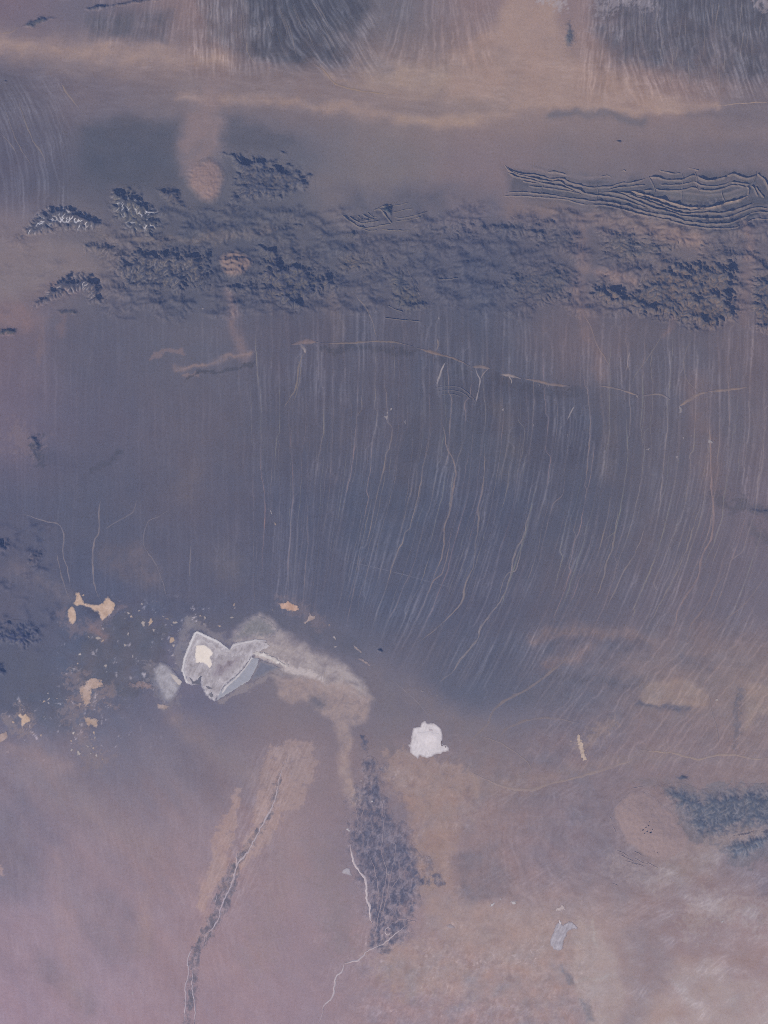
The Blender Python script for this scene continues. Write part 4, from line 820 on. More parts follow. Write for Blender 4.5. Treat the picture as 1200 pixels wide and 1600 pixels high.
adopt(pan('salt_rim', [(359,1013),(364,1005),(378,1002),(400,998),(416,1000),(418,1003),(398,1004),(378,1008),(366,1012),(360,1018)], (188,182,190), M_SALT, 406, 8, 1.6, (164,158,168), base=.026, rough=.8), lake)
adopt(pan('salt_rim', [(392,1026),(382,1042),(366,1060),(350,1072),(344,1086),(350,1083),(356,1074),(374,1058),(388,1040),(397,1027)], (198,192,199), M_SALT, 407, 8, 1.6, (170,165,174), base=.027, rough=.8), lake)
adopt(pan('salt_crust', [(391,1020),(402,1016),(420,1022),(436,1031),(452,1040),(450,1045),(430,1036),(412,1028),(398,1025)], (198,190,192), M_SALT, 408, 14, 1.5, (160,152,156), base=.03, rough=3.5, shore=2.5), lake)
adopt(pan('silt_islet', [(294,1056),(298,1058),(303,1064),(308,1062),(312,1055),(317,1056),(313,1064),(315,1072),(309,1070),(300,1069)], (104,104,122), M_SALT, 409, 6, 1, (130,126,140), base=.034), lake)
adopt(pan('silt_islet', [(318,1070),(326,1073),(334,1076),(326,1077)], (116,114,130), M_SALT, 410, 6, 1, None, base=.034, step=.8), lake)
adopt(pan('silt_islet', [(325,1085),(331,1080),(334,1088),(330,1090)], (120,118,132), M_SALT, 411, 6, 1, None, base=.034, step=.8), lake)
lobe = thing('salt_flat', 'dull grey oval salt flat touching the left tip of the bow-tie flat', 'salt flat', (262, 1068))
adopt(pan('salt_sheet', [(250,1032),(264,1038),(276,1052),(285,1064),(281,1082),(268,1098),(256,1098),(248,1080),(240,1064),(238,1044)], (156,152,164), M_SALT, 421, 12, 5, (134,131,146), streak=18, shore=6), lobe)
adopt(pan('salt_crust', [(262,1049),(274,1054),(286,1066),(280,1072),(270,1062)], (186,176,178), M_SALT, 422, 4, 1.5, (160,153,160), base=.03), lobe)
halo = pan('salt_flat', [(352,1004),(372,985),(384,966),(402,960),(424,970),(436,988),(420,998),(400,996),(376,1000),(364,1003)], (128,126,136), M_SALT, 425, 7, 6, (112,112,127), streak=12, shore=12)
tag(halo, 'faded grey salt apron above the right wing of the bow-tie flat', 'salt flat')
wl_ = thing('salt_lake', 'bright white dried salt lake, roundish, right of the dark delta', 'salt flat', (668, 1156))
WL = [(664,1125),(669,1130),(678,1129),(684,1133),(690,1139),(692,1147),(692,1155),(691,1160),(693,1164),(697,1163),(701,1167),(703,1174),(698,1175),(693,1176),(688,1179),(683,1178),(675,1183),(667,1185),(660,1183),(656,1181),(653,1187),(647,1182),(640,1176),(640,1168),(636,1163),(640,1162),(642,1152),(643,1143),(646,1136),(656,1135),(658,1129)]
adopt(pan('salt_sheet', WL, (202,194,202), M_SALT, 431, 6, 2.5, (170,162,172), rough=1.0, streak=15, step=.8, shore=1.5), wl_)
adopt(pan('salt_crust', [(650,1146),(668,1142),(686,1146),(689,1158),(682,1174),(670,1180),(662,1170),(652,1158)], (214,205,212), M_SALT, 432, 6, 7, (203,195,203), rough=3, wl=9, base=.03, streak=12), wl_)
adopt(pan('silt_islet', [(688,1156),(690,1158),(692,1166),(689,1166)], (116,106,116), M_SALT, 433, 4, 1, None, base=.045, step=.7, rough=.3), wl_)
adopt(pan('silt_islet', [(695,1166),(698,1166),(697,1169),(695,1169)], (122,112,120), M_SALT, 434, 4, 1, None, base=.045, step=.7, rough=.3), wl_)
adopt(pan('silt_islet', [(670,1140),(676,1140),(676,1142),(670,1142)], (168,155,164), M_SALT, 435, 4, 1, None, base=.045, step=.7, rough=.3), wl_)
CG = 'tan clay pans on the dark plain at lower left'
def clay(label, polys, col, seed, parts='pan_lobe', **k):
    c = np.mean(np.array(polys[0]), 0); r = thing('clay_pan', label, 'clay pan', c, CG)
    for q, p in enumerate(polys):
        o = pan(parts, p, tuple(.86 * v + .14 * w for v, w in zip(col, (150, 140, 150))), M_CLAY, seed + q, 11, 1.3, tuple(.55 * v + .45 * w for v, w in zip(col, (108, 102, 118))), rough=k.get('rough', 1.4), wl=4, step=.8, streak=5, base=.014 + .004 * q, shore=k.get('shore', 3.0))
        if o: adopt(o, r)
    return r
clay('double-lobed tan clay pan fed by two washes near the left edge', [[(117,924),(125,925),(128,933),(133,942),(142,943),(154,944),(161,940),(164,934),(168.5,930.5),(175,937),(181,943.5),(179.5,953),(173,960),(166,966),(159,972),(155,964),(153,957),(147,957),(141,951),(134,949),(127,946),(119,948),(114,944),(117,936)],
      [(113,946),(117,949),(120,959),(120,970),(114,977),(109,975),(105,964),(104.5,954),(109,948)]], (192,165,152), 441)
clay('ragged tan clay pan with a trailing tail, below the double-lobed pan', [[(133,1062),(147,1057),(162,1065),(164,1073),(150,1077),(143,1078),(145,1090),(140,1102),(132,1107),(128,1093),(123,1080),(123,1070),(132,1070)], [(120,1098),(127,1097),(129,1108),(123,1107)]], (176,153,147), 444, rough=4, shore=4)
clay('small hooked tan clay pan under the ragged pan', [[(130,1119),(142,1120),(153,1123),(155,1130),(152,1140),(148,1138),(143,1134),(136,1136),(132,1127)]], (176,154,147), 447, rough=3, shore=4)
clay('star-shaped bright clay pan near the left edge', [[(25,1117),(32,1113),(36,1117),(40,1113),(44,1118),(49,1122),(48,1128),(42,1130),(37,1135),(35,1142),(32,1133),(32,1123)], [(17,1125),(26,1127),(22,1132),(18,1130)]], (196,169,154), 449, rough=.8)
clay('pinkish clay pan cut by the left edge of the photo', [[(-20,1146),(0,1146),(12,1141),(13,1153),(4,1160),(-20,1166)]], (168,147,146), 452)
clay('orange-tan clay pan above the salt flats, speckled', [[(433,940),(442,942),(450,938),(458,943),(467,945),(468,954),(457,957),(446,953),(438,952)]], (190,155,142), 454, rough=2.2)
clay('small hook-shaped pale pan right of the orange-tan pan', [[(483,955),(487,961),(495,961),(492,968),(484,971),(478,976),(472,972),(480,967)]], (166,148,148), 456, rough=1.5)
clay('pale sliver of clay right of the salt flats, upper of two', [[(546,1004),(556,1009),(567,1018),(564,1022),(554,1013)]], (168,150,148), 458)
clay('pale sliver of clay right of the salt flats, lower of two', [[(560,1025),(570,1031),(580,1038),(579,1043),(568,1036),(559,1030)]], (158,141,144), 460)
clay('narrow pale clay streak standing alone right of the white lake', [[(902,1145),(907,1148),(910,1157),(915,1173),(919,1187),(910,1192),(906,1180),(904,1170),(900,1157)]], (186,166,156), 462, rough=4.5, shore=3)
clay('tan shelf of silt at the foot of the grey oval salt flat', [[(244,1098),(256,1100),(268,1103),(258,1110),(246,1108)]], (160,143,144), 464)
clay('reddish silt tongue running into the grey oval flat from the left', [[(190,1072),(206,1066),(222,1062),(238,1066),(240,1080),(226,1078),(206,1076)]], (138,121,128), 466, rough=5, shore=8)
gp = thing('grey_pan', 'blue-grey mud pan shaped like a boot at lower right', 'mud flat', (878, 1465))
adopt(pan('mud_sheet', [(872,1440),(880,1445),(889,1439),(895,1441),(903,1449),(902,1453),(895,1452),(888,1455),(885,1463),(881,1471),(880,1483),(876,1485),(873,1487),(865,1484),(859,1477),(859,1468),(864,1457),(868,1445)], (163,156,168), M_SALT, 471, 9, 1.5, (136,128,142), rough=1.4, streak=26, step=.8), gp)
adopt(pan('salt_crust', [(868,1418),(876,1415),(880,1412),(884,1422),(878,1426),(868,1425)], (176,162,166), M_SALT, 472, 10, 1, (150,135,140), rough=4, step=.8, shore=3), gp)
adopt(pan('salt_crust', [(872,1438),(875,1437),(878,1443),(874,1446)], (190,180,188), M_SALT, 473, 6, 1, None, rough=1, step=.7, base=.03), gp)
tag(pan('grey_pan', [(533,1365),(535,1359),(541,1355),(547,1357),(549,1364),(552,1371),(546,1368),(538,1366)], (166,159,171), M_SALT, 475, 6, 1.5, (140,132,146), rough=.8, step=.8), 'small triangular pale grey pan left of the dark delta', 'mud flat')
tag(pan('grey_pan', [(696,1446),(704,1443),(712,1449),(708,1452),(698,1450)], (158,147,156), M_SALT, 476, 8, 1.5, (140,126,138), rough=1.5, step=.8), 'small pale crust on the tan plain right of the dark delta', 'mud flat')
# specks of salt and clay, scattered
SPECKS = [((130,930),3,2),(( 224,974),4,5),((217,955),2.5,2),((235,972),3.5,6.5),((241,984),3,3),((201,958),4,3),((205,963),3,3),((200,990),2,3),((208,1025),2,3),((267,1001),5,6),((271,1008),3,3),
 ((196,1008),2.5,3),((245,940),2,1.5),((222,944),4,2.5),((256,963),3,2),((262,967),4,2),((272,973),5,3),((268,976),3,2),((313,962),4,2),((320,966),3,3),((318,975),3,2),((343,978),4,3),((337,949),2,1.5),((362,964),3.5,2),((366,945),2,4),((367,950),3,2),
 ((125,1022),3,4),((122,1036),2,2),((155,997),5,4),((138,995),3,2),((160,1002),2,3),((165,1041),3,3),((63,1095),3,1.5),((69,1096),3,2.5),((76,1092),4,1.5),((75,1098),2.5,2.5),((89,1091),3,1.5),((75,1083),2,3),((100,1070),1.5,2.5),((124,1062),2,2),((104,1094),4,2),
 ((115,1115),2,2.5),((124,1133),1.5,4),((113,1137),1.5,3),((116,1144),3,3),((111,1157),2.5,2),((111,1172),3,2.5),((123,1176),3,5),((147,1146),3,3),((143,1155),3,2),((148,1152),2,3),((146,1169),2,4),((141,1177),2,2),((158,1176),2,2),((160,1186),2,2),((150,1180),2,3),((137,1166),3,2),((64,1149),3.5,3),((69,1120),2,1.5),
 ((423,798),2,6),((430,818),1.5,3),((420,795),1.5,2),((426,953),2,1.5),((514,977),3,2),((523,996),3,4),((524,1011),2.5,2),((509,962),2,1.5),((660,1080),4,1.5),((683,1087),2.5,1.5),((709,1121),2.5,1.5),((1120,1094),2.5,2.5),((857,1153),2,1.5),((892,1158),3,2),
 ((1013,702),3,2.5),((1080,681),2,2.5),((1068,684),2,3),((1110,690),3.5,4),((1118,713),2,2),((1058,715),3,3),((604,652),3,4),((605,645),3,3),((633,660),2.5,4),((611,640),2,3),((786,640),2,3),((887,680),1.5,3),((833,664),1.5,4),
 ((317,482),2,2),((686,497),1.5,3),((685,333),1.5,1.5),((582,1252),3,4),((586,1246),3,3),((590,1366),2,4),((598,1368),2,3),((605,1365),2.5,4),((633,1383),2,2),((564,1220),2.5,2.5),((544,1297),3,3),((207,1551),2.5,2.5),((219,1536),1.5,2),((769,1413),5,2.5),((782,1405),4,2),((803,1410),6,3),((1128,1441),3,2.5)]
for k, ((cx, cy), a, b) in enumerate(SPECKS):
    q = np.linspace(0, 2 * np.pi, 11)[:-1]; rr = 1 + .4 * rng.standard_normal(10).clip(-1, 1.3); th = rng.uniform(-.7, .7)
    pts = [(cx + a * r * math.cos(t) * math.cos(th) - b * r * math.sin(t) * math.sin(th), cy + a * r * math.cos(t) * math.sin(th) + b * r * math.sin(t) * math.cos(th)) for t, r in zip(q, rr)]
    col = np.array((172, 162, 164) if k % 3 else (182, 160, 150), F) + rng.uniform(-14, 8)
    if cy > 1190: col = np.array((184, 178, 186), F)
    if cy < 760: col = np.array((146, 139, 146), F)
    o = pan('salt_speck', pts, col, M_SALT, 480 + k, 5, 1.2, tuple(.6 * col + .4 * np.array((112, 106, 120))), rough=.7, wl=3, step=.7)
    if o is None: continue
    if cy < 1195 and cx < 380: tag(o, 'tiny pale salt speck scattered on the dark plain around the clay pans', 'salt patch', 'salt specks at lower left')
    elif cy < 760: tag(o, 'tiny pale salt speck high on the gravel apron or rock belt', 'salt patch', 'salt specks on the apron')
    elif cy > 1195: tag(o, 'tiny pale salt speck in the pinkish lowland near the bottom', 'salt patch', 'salt specks in the lowland')
    else: tag(o, 'tiny pale salt speck on the plain between apron and white lake', 'salt patch', 'salt specks in mid plain')
print('pans', round(time.time() - T0, 1))

# ------------------------------------------------------------------ dark scrub along the rivers
def scrub(name, poly, label, seed, col=(104, 103, 122), thin=.5, grid=4.2, rough=6, fe=4):
    c_ = np.array(col, F)
    def cl(x, y, d, h):
        g = surface(x, y); qx, qy = warp(x, y, 6, 14, seed)
        k = fbm(qx / (grid * 1.9), qy / (grid * 3.0), 5, seed + 2, .68)       # pale sandy ground between the thickets
        ch = np.clip(1 - np.abs(fbm(qx / (grid * 2.2), qy / (grid * 5), 3, seed + 5)) * 9, 0, 1)
        m = (.25 + .75 * ss(.25, -.15, k)) * ss(-.1 * fe, fe, d + .9 * fe * fbm(x / 9, y / 9, 3, seed)) * np.clip(.9 + thin * fbm(x / 24, y / 30, 3, seed + 6) * 1.6, 0, 1)
        return g + m[:, None] * (c_ - g) + ((k * 16 + ch * 13 + 4 * pn(x / 2.4, y / 2.4, seed)) * ss(0, 8, d))[:, None]
    def ht(x, y, d):
        qx, qy = warp(x, y, 6, 14, seed)
        return (.02 * ss(.2, -.1, fbm(qx / (grid * 1.9), qy / (grid * 3.0), 4, seed + 2, .65)) * ss(0, 4, d) + .008 * pn(x / 2, y / 2, seed)).astype(F)
    o = patch(name, poly, M_SCRUB, ht, cl, 1.25, rough, 30 if rough > 8 else 14, seed, .012)
    o['label'] = label; o['category'] = 'scrub'; o['kind'] = 'stuff'; return o
scrub('scrub', [(556,1196),(575,1186),(590,1190),(612,1194),(614,1204),(596,1210),(600,1236),(614,1260),(630,1282),(642,1310),(668,1338),(672,1370),(660,1400),(652,1440),(645,1462),(622,1478),(600,1492),(580,1488),(568,1470),(574,1440),(566,1400),(556,1360),(544,1330),(532,1312),(544,1280),(540,1254),(552,1230),(560,1210)], 'dark mottled scrub covering the dry river delta at bottom centre', 501, (96,97,119), .8, 4.4, 15, 18)
scrub('scrub', [(559,1144),(572,1148),(577,1166),(574,1178),(566,1166)], 'small dark leaf-shaped thicket at the head of the delta', 505, (88,92,116), .2)
scrub('scrub', [(446,1184),(442,1214),(436,1250),(424,1282),(400,1316),(378,1352),(372,1386),(356,1424),(340,1452),(326,1476),(312,1500),(308,1560),(300,1610),(284,1610),(292,1540),(296,1486),(316,1452),(332,1410),(342,1376),(366,1340),(394,1306),(416,1268),(428,1226)], 'dark scrub strip lining the left dry river', 509, (112,108,124), .6, 3.6, 7, 6)
scrub('scrub', [(672,1362),(690,1366),(696,1380),(688,1388),(676,1380)], 'little dark scrub patch on the tan ground right of the delta', 513, (104,101,120), .2)

# ------------------------------------------------------------------ rivers, washes, rills, tracks
def river(label, chans, col, width, seed, al=.9, name='dry_river', cat='dry river', **k):
    if len(chans) == 1: return tag(ribbon(name, chans[0], width, col, alpha=al, seed=seed, lift=.055, wob=2.2, wl=7, **k), label, cat, k.get('group'))
    r = thing(name, label, cat, chans[0][0])
    for q, c in enumerate(chans): adopt(ribbon('channel', c, width * (1 if q == 0 else .8), col, alpha=al, seed=seed + q, lift=.055, wob=2.2, wl=7, **k), r)
    return r
river('dry river threading the dark scrub strip at lower left, splitting at the bottom', [[(450,1180),(437,1215),(432,1240),(425,1260),(412,1285),(400,1308),(383,1337),(370,1353),(363,1380),(348,1410),(343,1430),(333,1450),(320,1463),(321,1477),(313,1487)],
      [(313,1486),(302,1482),(293,1500),(295,1520),(290,1540),(290,1567),(287,1606)], [(302,1510),(300,1540),(305,1577),(303,1606)], [(370,1333),(369,1347),(368,1355)], [(337,1396),(338,1404),(336,1410)]], (176,168,182), 2.0, 11, patchy=.5)
river('bright sandy river bend along the left side of the dark delta', [[(547,1318),(553,1347),(563,1363),(572,1377),(573,1403),(577,1413),(578,1430),(583,1449)]], (196,184,192), 3.6, 21, .95, patchy=.2)
river('winding dry river leaving the foot of the delta toward the bottom edge', [[(640,1440),(633,1447),(613,1463),(602,1473),(587,1480),(573,1487),(560,1500),(540,1505),(535,1517),(525,1527),(520,1557),(507,1570),(503,1587),(494,1606)], [(612,1453),(606,1449),(602,1455),(606,1460),(613,1456)]], (182,172,182), 2.0, 31, .9, patchy=.4)
river('network of pale braided channels inside the dark delta', [[(598,1250),(600,1290),(596,1330),(604,1360),(598,1400),(590,1440),(584,1470)], [(560,1240),(556,1262),(560,1290),(552,1315)], [(572,1250),(566,1275),(568,1300)], [(612,1290),(618,1330),(610,1370),(604,1400),(596,1430)], [(640,1350),(620,1376),(606,1400),(594,1440)], [(574,1330),(586,1360),(592,1396),(588,1430)], [(650,1440),(630,1436),(616,1440),(606,1448)]], (142,136,150), 1.6, 41, .6, patchy=.8)
W = 'named washes on the gravel apron'
WASH = [
 ('long pale wash down the middle of the apron, kinked near its top', [(687,650),(695,677),(698,697),(710,723),(712,743),(707,770),(702,800),(695,823),(693,857),(683,890),(670,913)], 2.6, (138,124,128)),
 ('pale wash just right of the kinked middle wash', [(757,683),(757,733),(753,773),(747,793),(748,817),(743,850),(740,883),(727,913),(722,940),(700,965),(672,990),(640,1010)], 2.2, (134,124,130)),
 ('long wash that ends in a bright forked tip below the apron', [(833,777),(823,817),(817,840),(803,870),(797,903),(783,937),(753,977),(747,997),(720,1030),(710,1047),(687,1067),(680,1078)], 2.6, (138,129,136)),
 ('wash left of the forked-tip wash, running close beside it', [(820,820),(814,860),(806,890),(790,900),(775,950)], 1.6, (130,123,132)),
 ('twin-stranded wash on the right half of the apron', [(967,790),(957,857),(947,880),(943,903),(928,943)], 2.4, (136,126,130)),
 ('slanting wash between the twin-stranded and reddish washes', [(1013,810),(993,863),(973,897),(953,940),(945,965)], 1.8, (132,123,129)),
 ('wash joining the reddish wash from the left', [(1107,780),(1090,803),(1078,843),(1060,890),(1040,927),(1020,965),(1005,990)], 2.0, (132,123,128)),
 ('reddish wash with a bright knee on the far right of the apron', [(1108,640),(1110,700),(1112,767),(1115,793),(1112,837),(1097,870),(1090,903),(1073,930),(1060,953),(1053,983),(1038,1006)], 2.6, (140,122,127)),
 ('wash at the right edge sweeping down to the left', [(1200,895),(1167,940),(1133,970),(1100,1010),(1086,1030)], 2.2, (128,117,125)),
 ('faint wash parallel to the edge wash', [(1140,890),(1120,913),(1107,940),(1080,977),(1073,1003)], 2.4, (128,115,122)),
 ('wide soft wash curving through the stony flats at right', [(905,1005),(877,1037),(843,1063),(830,1073),(800,1089),(773,1107),(763,1130),(740,1152),(725,1170)], 3.4, (130,119,125)),
 ('soft wash in the stony flats left of the clay streak', [(770,1170),(790,1140),(833,1123),(870,1122),(905,1130)], 3.0, (126,116,124)),
 ('broad pale wash snaking from the white lake toward the right edge', [(738,1208),(770,1222),(800,1232),(835,1233),(860,1224),(900,1215),(940,1203),(980,1190),(1004,1176)], 4.0, (146,131,133)),
 ('thin wash curving above the broad snaking wash', [(750,1150),(790,1165),(830,1200),(800,1215)], 2.2, (132,121,127)),
 ('level pale wash reaching the right edge below the stony flats', [(1000,1172),(1053,1177),(1090,1186),(1120,1180),(1153,1180),(1183,1186),(1206,1183)], 3.0, (150,134,132)),
 ('thin wash dropping from the reddish knee into the flats', [(1106,1075),(1112,1110),(1120,1140),(1124,1170)], 1.8, (128,118,126)),
 ('branching wash feeding the left lobe of the clay pan', [(22,800),(45,806),(67,813),(93,820),(100,840),(98,863),(103,880),(107,897),(113,922)], 2.0, (130,123,134)),
 ('straight wash feeding the right lobe of the clay pan', [(160,773),(155,797),(155,830),(147,847),(145,877),(147,910),(153,930),(160,941)], 2.4, (134,125,134)),
 ('short tributary joining the straight wash from the right', [(216,775),(207,800),(187,813),(160,829)], 1.6, (124,118,130)),
 ('crooked wash right of the straight clay-pan wash', [(275,790),(247,807),(230,817),(225,850),(243,880),(252,903),(265,945)], 1.6, (122,117,130)),
 ('short pale wash halfway between clay pan and apron', [(297,850),(298,867),(295,903)], 1.8, (128,122,133)),
 ('wash curling around the clay pan from the left', [(88,860),(96,900),(104,925),(112,942)], 1.8, (124,117,128)),
 ('bright Y-shaped wash cutting the long pale scarp', [(741,572),(746,584),(750,594),(749,606),(745,620),(743,631)], 2.2, (164,154,160)),
 ('right arm of the bright Y-shaped wash', [(764,574),(758,580),(751,592)], 1.8, (148,134,138)),
 ('bright short wash left of the Y-shaped wash', [(697,566),(690,578),(686,590),(683,604)], 2.4, (166,156,160)),
 ('wash coming down from the rounded hill knot to the scarp', [(553,457),(565,472),(575,486),(582,503),(590,532)], 1.8, (128,119,125)),
 ('brown wash hanging below the small triangular scar', [(480,545),(472,556),(466,580),(462,607),(450,627),(442,642)], 2.2, (132,121,122)),
 ('short upright bright wash above the scarp, right of centre', [(683,529),(684,538),(683,548)], 2.2, (146,132,132)),
 ('thin pale wash skirting the right side of the rounded hill knot', [(633,413),(647,443),(657,463),(668,484)], 1.6, (124,118,126)),
 ('pink wash fanning out below the pink sand corridor', [(910,487),(923,510),(933,537),(947,562),(956,580)], 2.2, (128,115,121)),
 ('forked wash below the largest range, left fork', [(1036,520),(1020,548),(1008,566),(993,587),(986,606)], 1.8, (124,117,123)),
 ('forked wash below the largest range, right fork', [(1020,548),(1017,566),(1020,600)], 1.6, (124,117,123)),
 ('wash at the foot of the largest range near the right edge', [(1080,530),(1068,565),(1075,595),(1090,612)], 1.6, (120,113,121)),
 ('bright broken wash below the right end of the scarp', [(898,632),(893,642),(886,656)], 2.4, (148,140,146)),
 ('tiny bright wash pair between scarp and largest range', [(984,549),(981,562),(979,580)], 1.8, (150,138,144)),
 ('pale wash on the left end of the long scarp', [(462,556),(470,580),(464,610),(458,630)], 1.4, (122,115,120)),
 ('pale wash descending the left fan in two bends', [(28,150),(36,180),(52,220),(66,240),(74,262)], 2.2, (126,118,124)),
 ('pale braided wash at the toe of the left fan', [(96,130),(104,145),(118,162),(124,168)], 3.0, (142,128,126)),
 ('faint wash in the upper part of the left fan', [(8,170),(18,200),(34,235),(52,262)], 1.8, (120,113,122)),
 ('short white streak at the left edge of the upper fan', [(0,206),(14,222),(26,240)], 2.0, (124,117,126)),
 ('level pale stream thread at the right end of the sand wedge', [(1112,166),(1140,163),(1170,161),(1206,159)], 1.6, (160,140,134)),
 ('curling pale stream where the dark fan meets the sand, top centre', [(488,98),(508,112),(520,128),(545,138),(580,144),(612,148)], 2.4, (142,124,118)),
 ('pale crease at the left edge of the dark top fan', [(384,62),(388,82),(398,97)], 2.0, (128,118,120)),
 ('pale thread at the left edge under the lens-shaped hill', [(0,52),(18,50),(30,42)], 2.2, (138,122,122)),
]
for k, (lab, pts, wd, col) in enumerate(WASH):
    tag(ribbon('dry_wash', pts, wd, col, alpha=.85, wob=2.0, wl=14, seed=60 + k, patchy=.5), lab, 'wash', W)
for k, (lab, pts) in enumerate([('pale stream gap cutting straight through the middle of the folded ridges', [(1066,272),(1067,286),(1065,300),(1064,318),(1058,334),(1052,348)]), ('short pale gap breaking the upper folded ridge near its centre', [(1086,270),(1089,278),(1088,290),(1092,300)]),
     ('pale gap through the left third of the folded ridges', [(1014,276),(1020,288),(1024,300)]), ('pale gap where the left tail of the folded ridges thins', [(933,290),(934,304),(930,318)]), ('pale gap in the far left tail of the folded ridges', [(845,278),(848,290),(843,304)]),
     ('pale gap at the right nose of the folded ridges', [(1182,268),(1178,282),(1170,292)]), ('pale gap in the lower folded ridges right of the middle', [(1130,290),(1128,302),(1133,316)])]):
    tag(ribbon('stream_gap', pts, 1.8, (122, 116, 124), alpha=.55, wob=1.0, wl=8, seed=950 + k, lift=.10, patchy=.9), lab, 'stream bed', 'stream gaps through the folded ridges')
# rills: every one an object; they follow the fall of the slope
def rill(pts, label, group, wd, col, seed, al):
    tag(ribbon('rill', pts, wd, col, alpha=al, wob=.8, wl=10, seed=seed, step=4.0, taper=.4, patchy=.8), label, 'rill', group)
def trace(D, v, y, n_):
    i = int((v - D.v0) / D.st); j = int((y - D.y0) / D.st); out = []
    for _ in range(n_):
        if not (1 <= i < D.d.shape[1] - 1 and j < D.d.shape[0] - 1): break
        out.append((D.v0 + i * D.st, D.y0 + j * D.st)); i = int(D.rc[j, i]); j += 1
    return np.array(out[::5], F)
ZX = [470, 560, 660, 725, 790, 860, 940, 1010, 1080, 1130]
ZONES = ['at its left end', 'above the orange-tan pan', 'left of the kinked wash', 'beside the kinked middle wash', 'just right of the kinked wash', 'beside the forked-tip wash', 'right of the forked-tip wash', 'beside the twin-stranded wash', 'left of the reddish wash', 'beside the reddish wash', 'at the right edge']
n = 0; taken = []
for k in range(900):
    D = DC if k % 5 < 2 else DF
    p = trace(D, rng.uniform(395, 1240), rng.uniform(500, 860), int(rng.uniform(70, 300) / D.st))
    if len(p) < 8: continue
    lim = 985 - np.maximum(0, 600 - p[:, 0]) * .12; p = p[p[:, 1] < lim]
    if len(p) < 8: continue
    mid = p[len(p) // 2]
    if any(abs(mid[0] - a_) < 3.2 and abs(mid[1] - b_) < 60 for a_, b_ in taken): continue
    taken.append(mid); yy = p[:, 1]; xx = p[:, 0].copy()
    for _ in range(6): xx = xx - (apron_v(xx, yy) + 3.0 * fbm(apron_v(xx, yy) / 40, yy / 70, 2, 90) - p[:, 0]) * .8
    mx, my, ln_ = float(xx[len(xx) // 2]), float(yy[len(yy) // 2]), float(yy[-1] - yy[0])
    side = ZONES[int(np.searchsorted(ZX, mx))]; part_ = 'upper' if my < 660 else 'middle' if my < 790 else 'lower'
    rill(list(zip(xx, yy)), f"{'short' if ln_ < 110 else 'long' if ln_ > 210 else 'thin'} {'pale' if D is DC else 'faint'} rill on the {part_} gravel apron {side}", 'rills on the central apron', rng.uniform(.8, 1.2) if D is DF else rng.uniform(1.1, 2.0), (128 + rng.uniform(-6, 10), 121 + rng.uniform(-5, 5), 127), 300 + k, rng.uniform(.2, .6) if D is DF else rng.uniform(.5, .95))
    n += 1
    if n >= 190: break
for k in range(60):
    x0 = rng.uniform(935, 1210); ya = rng.uniform(-10, 90); yb = ya + rng.uniform(30, 75)
    yy = np.arange(ya, min(yb, 158), 10.0)
    if len(yy) < 3: continue
    rill(list(zip(x0 - .06 * (yy - ya) + 2 * np.sin(yy / 17 + k), yy)), f"{'long' if len(yy) > 5 else 'short'} pale rill on the top right fan, {'near the furrowed hill' if x0 < 1000 else 'above the sand wedge' if x0 < 1070 else 'above the thin stream' if x0 < 1140 else 'at the right edge'}, {'upper' if ya < 35 else 'lower'} part", 'rills on the top right fan', rng.uniform(1.1, 1.8), (128, 120, 126), 600 + k, rng.uniform(.4, .8))
for k in range(45):
    x0 = rng.uniform(320, 520); ya = rng.uniform(-10, 40); yb = ya + rng.uniform(35, 75); yy = np.arange(ya, min(yb, 108), 10.0)
    if len(yy) < 3: continue
    ln = .62 * np.clip((x0 - 380) / 120, 0, 1)
    rill(list(zip(x0 + ln * (yy - ya) + 2 * np.sin(yy / 15 + k), yy)), f"{'long' if len(yy) > 5 else 'short'} pale rill on the top centre fan, {'left flank' if x0 < 390 else 'middle' if x0 < 450 else 'slanting right flank'}, {'upper' if ya < 16 else 'lower'} part", 'rills on the top centre fan', rng.uniform(1.1, 1.8), (124, 117, 124), 700 + k, rng.uniform(.4, .8))
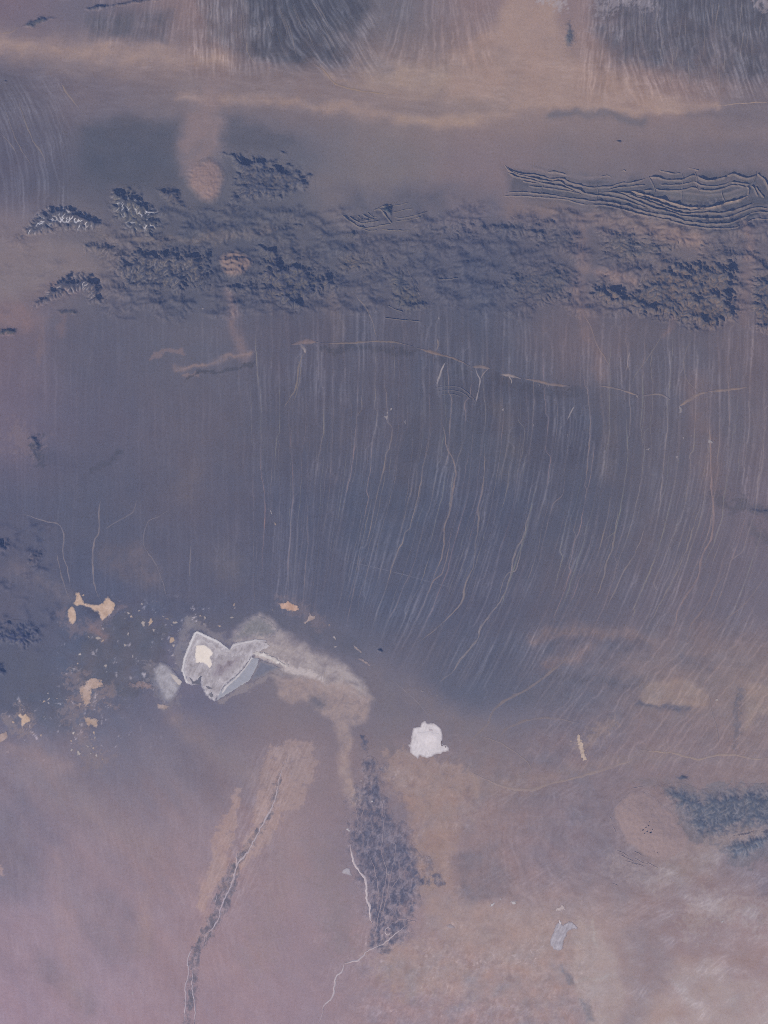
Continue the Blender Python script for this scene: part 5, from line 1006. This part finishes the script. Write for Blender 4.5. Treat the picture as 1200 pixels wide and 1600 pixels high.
# the long pale scarp across the apron's head
scarp = thing('pale_scarp', 'long broken pale scarp line crossing the apron below the rock belt', 'scarp', (800, 585))
for k, (pts, wd, col) in enumerate([([(455,538),(475,534),(497,534)], 5, (140,120,122)), ([(500,536),(540,536),(590,533),(620,535),(645,541)], 2.4, (124,113,117)), ([(650,543),(680,552),(710,560),(736,573)], 3, (130,114,116)),
     ([(738,573),(752,573),(766,575)], 4.5, (148,128,126)), ([(782,585),(800,587),(815,592)], 4, (150,136,138)), ([(816,591),(840,595),(860,600),(890,603)], 3.6, (140,122,122)), ([(936,602),(960,606),(985,614),(1000,618)], 3, (136,121,122)),
     ([(1002,618),(1030,616),(1048,624)], 3, (132,120,124)), ([(1058,636),(1072,628),(1090,617),(1106,612)], 3.6, (148,130,128)), ([(1104,612),(1135,609),(1168,605)], 3.4, (142,124,122)), ([(470,536),(476,546),(478,552)], 3.4, (150,140,146)), ([(795,586),(799,594),(800,600)], 2, (156,146,150)), ([(842,598),(844,604)], 2, (150,140,146)), ([(858,600),(856,606)], 2, (150,140,146)), ([(995,616),(996,622)], 2, (148,138,144)), ([(1062,634),(1064,642),(1060,646)], 3, (146,138,144))]):
    adopt(ribbon('scarp_face', pts, wd, col, alpha=.85, seed=800 + k, lift=.05, wob=1.2, wl=7, patchy=.6), scarp)
for k, (lab, pts, col) in enumerate([('faint straight track crossing the lower central apron', [(540,876),(620,895),(720,922)], (112,112,130)), ('faint diagonal track running down to the white salt lake', [(610,1060),(650,1095),(675,1125)], (126,118,128)),
     ('straight pale track in the lower left dust, upper', [(100,1423),(140,1413)], (138,128,144)), ('straight pale track in the lower left dust, middle', [(128,1459),(195,1452)], (136,126,142)), ('straight pale track in the lower left dust, lowest', [(152,1506),(215,1505)], (136,126,142))]):
    tag(ribbon('track', pts, 1.1, tuple(c_ + 12 for c_ in col), alpha=.7, wob=.3, seed=900 + k, patchy=.3, lift=.004), lab, 'track')
print('lines', round(time.time() - T0, 1))

# ------------------------------------------------------------------ the air between ground and orbit
HB = 1225.0
v = [(sx * HB, sy * (HB + 20), z) for z in (-1.5, CAM_H + 6) for sx, sy in ((-1, -1), (1, -1), (1, 1), (-1, 1))]
hm = bpy.data.meshes.new('haze'); hm.from_pydata(v, [], [(3, 2, 1, 0), (4, 5, 6, 7), (0, 1, 5, 4), (1, 2, 6, 5), (2, 3, 7, 6), (3, 0, 4, 7)])
haze = bpy.data.objects.new('haze', hm); sc.collection.objects.link(haze); haze['kind'] = 'stuff'
mt = bpy.data.materials.new('air'); mt.use_nodes = True; t = mt.node_tree; t.nodes.clear()
pv = t.nodes.new('ShaderNodeVolumePrincipled'); pv.inputs['Density'].default_value = HAZE_DENSITY
pv.inputs['Color'].default_value = (*HAZE_COLOR, 1); pv.inputs['Anisotropy'].default_value = 0.0
mo = t.nodes.new('ShaderNodeOutputMaterial'); t.links.new(pv.outputs[0], mo.inputs['Volume']); hm.materials.append(mt)
print('done', round(time.time() - T0, 1), 'tris', sum(len(o.data.polygons) for o in sc.objects if o.type == 'MESH') * 2)
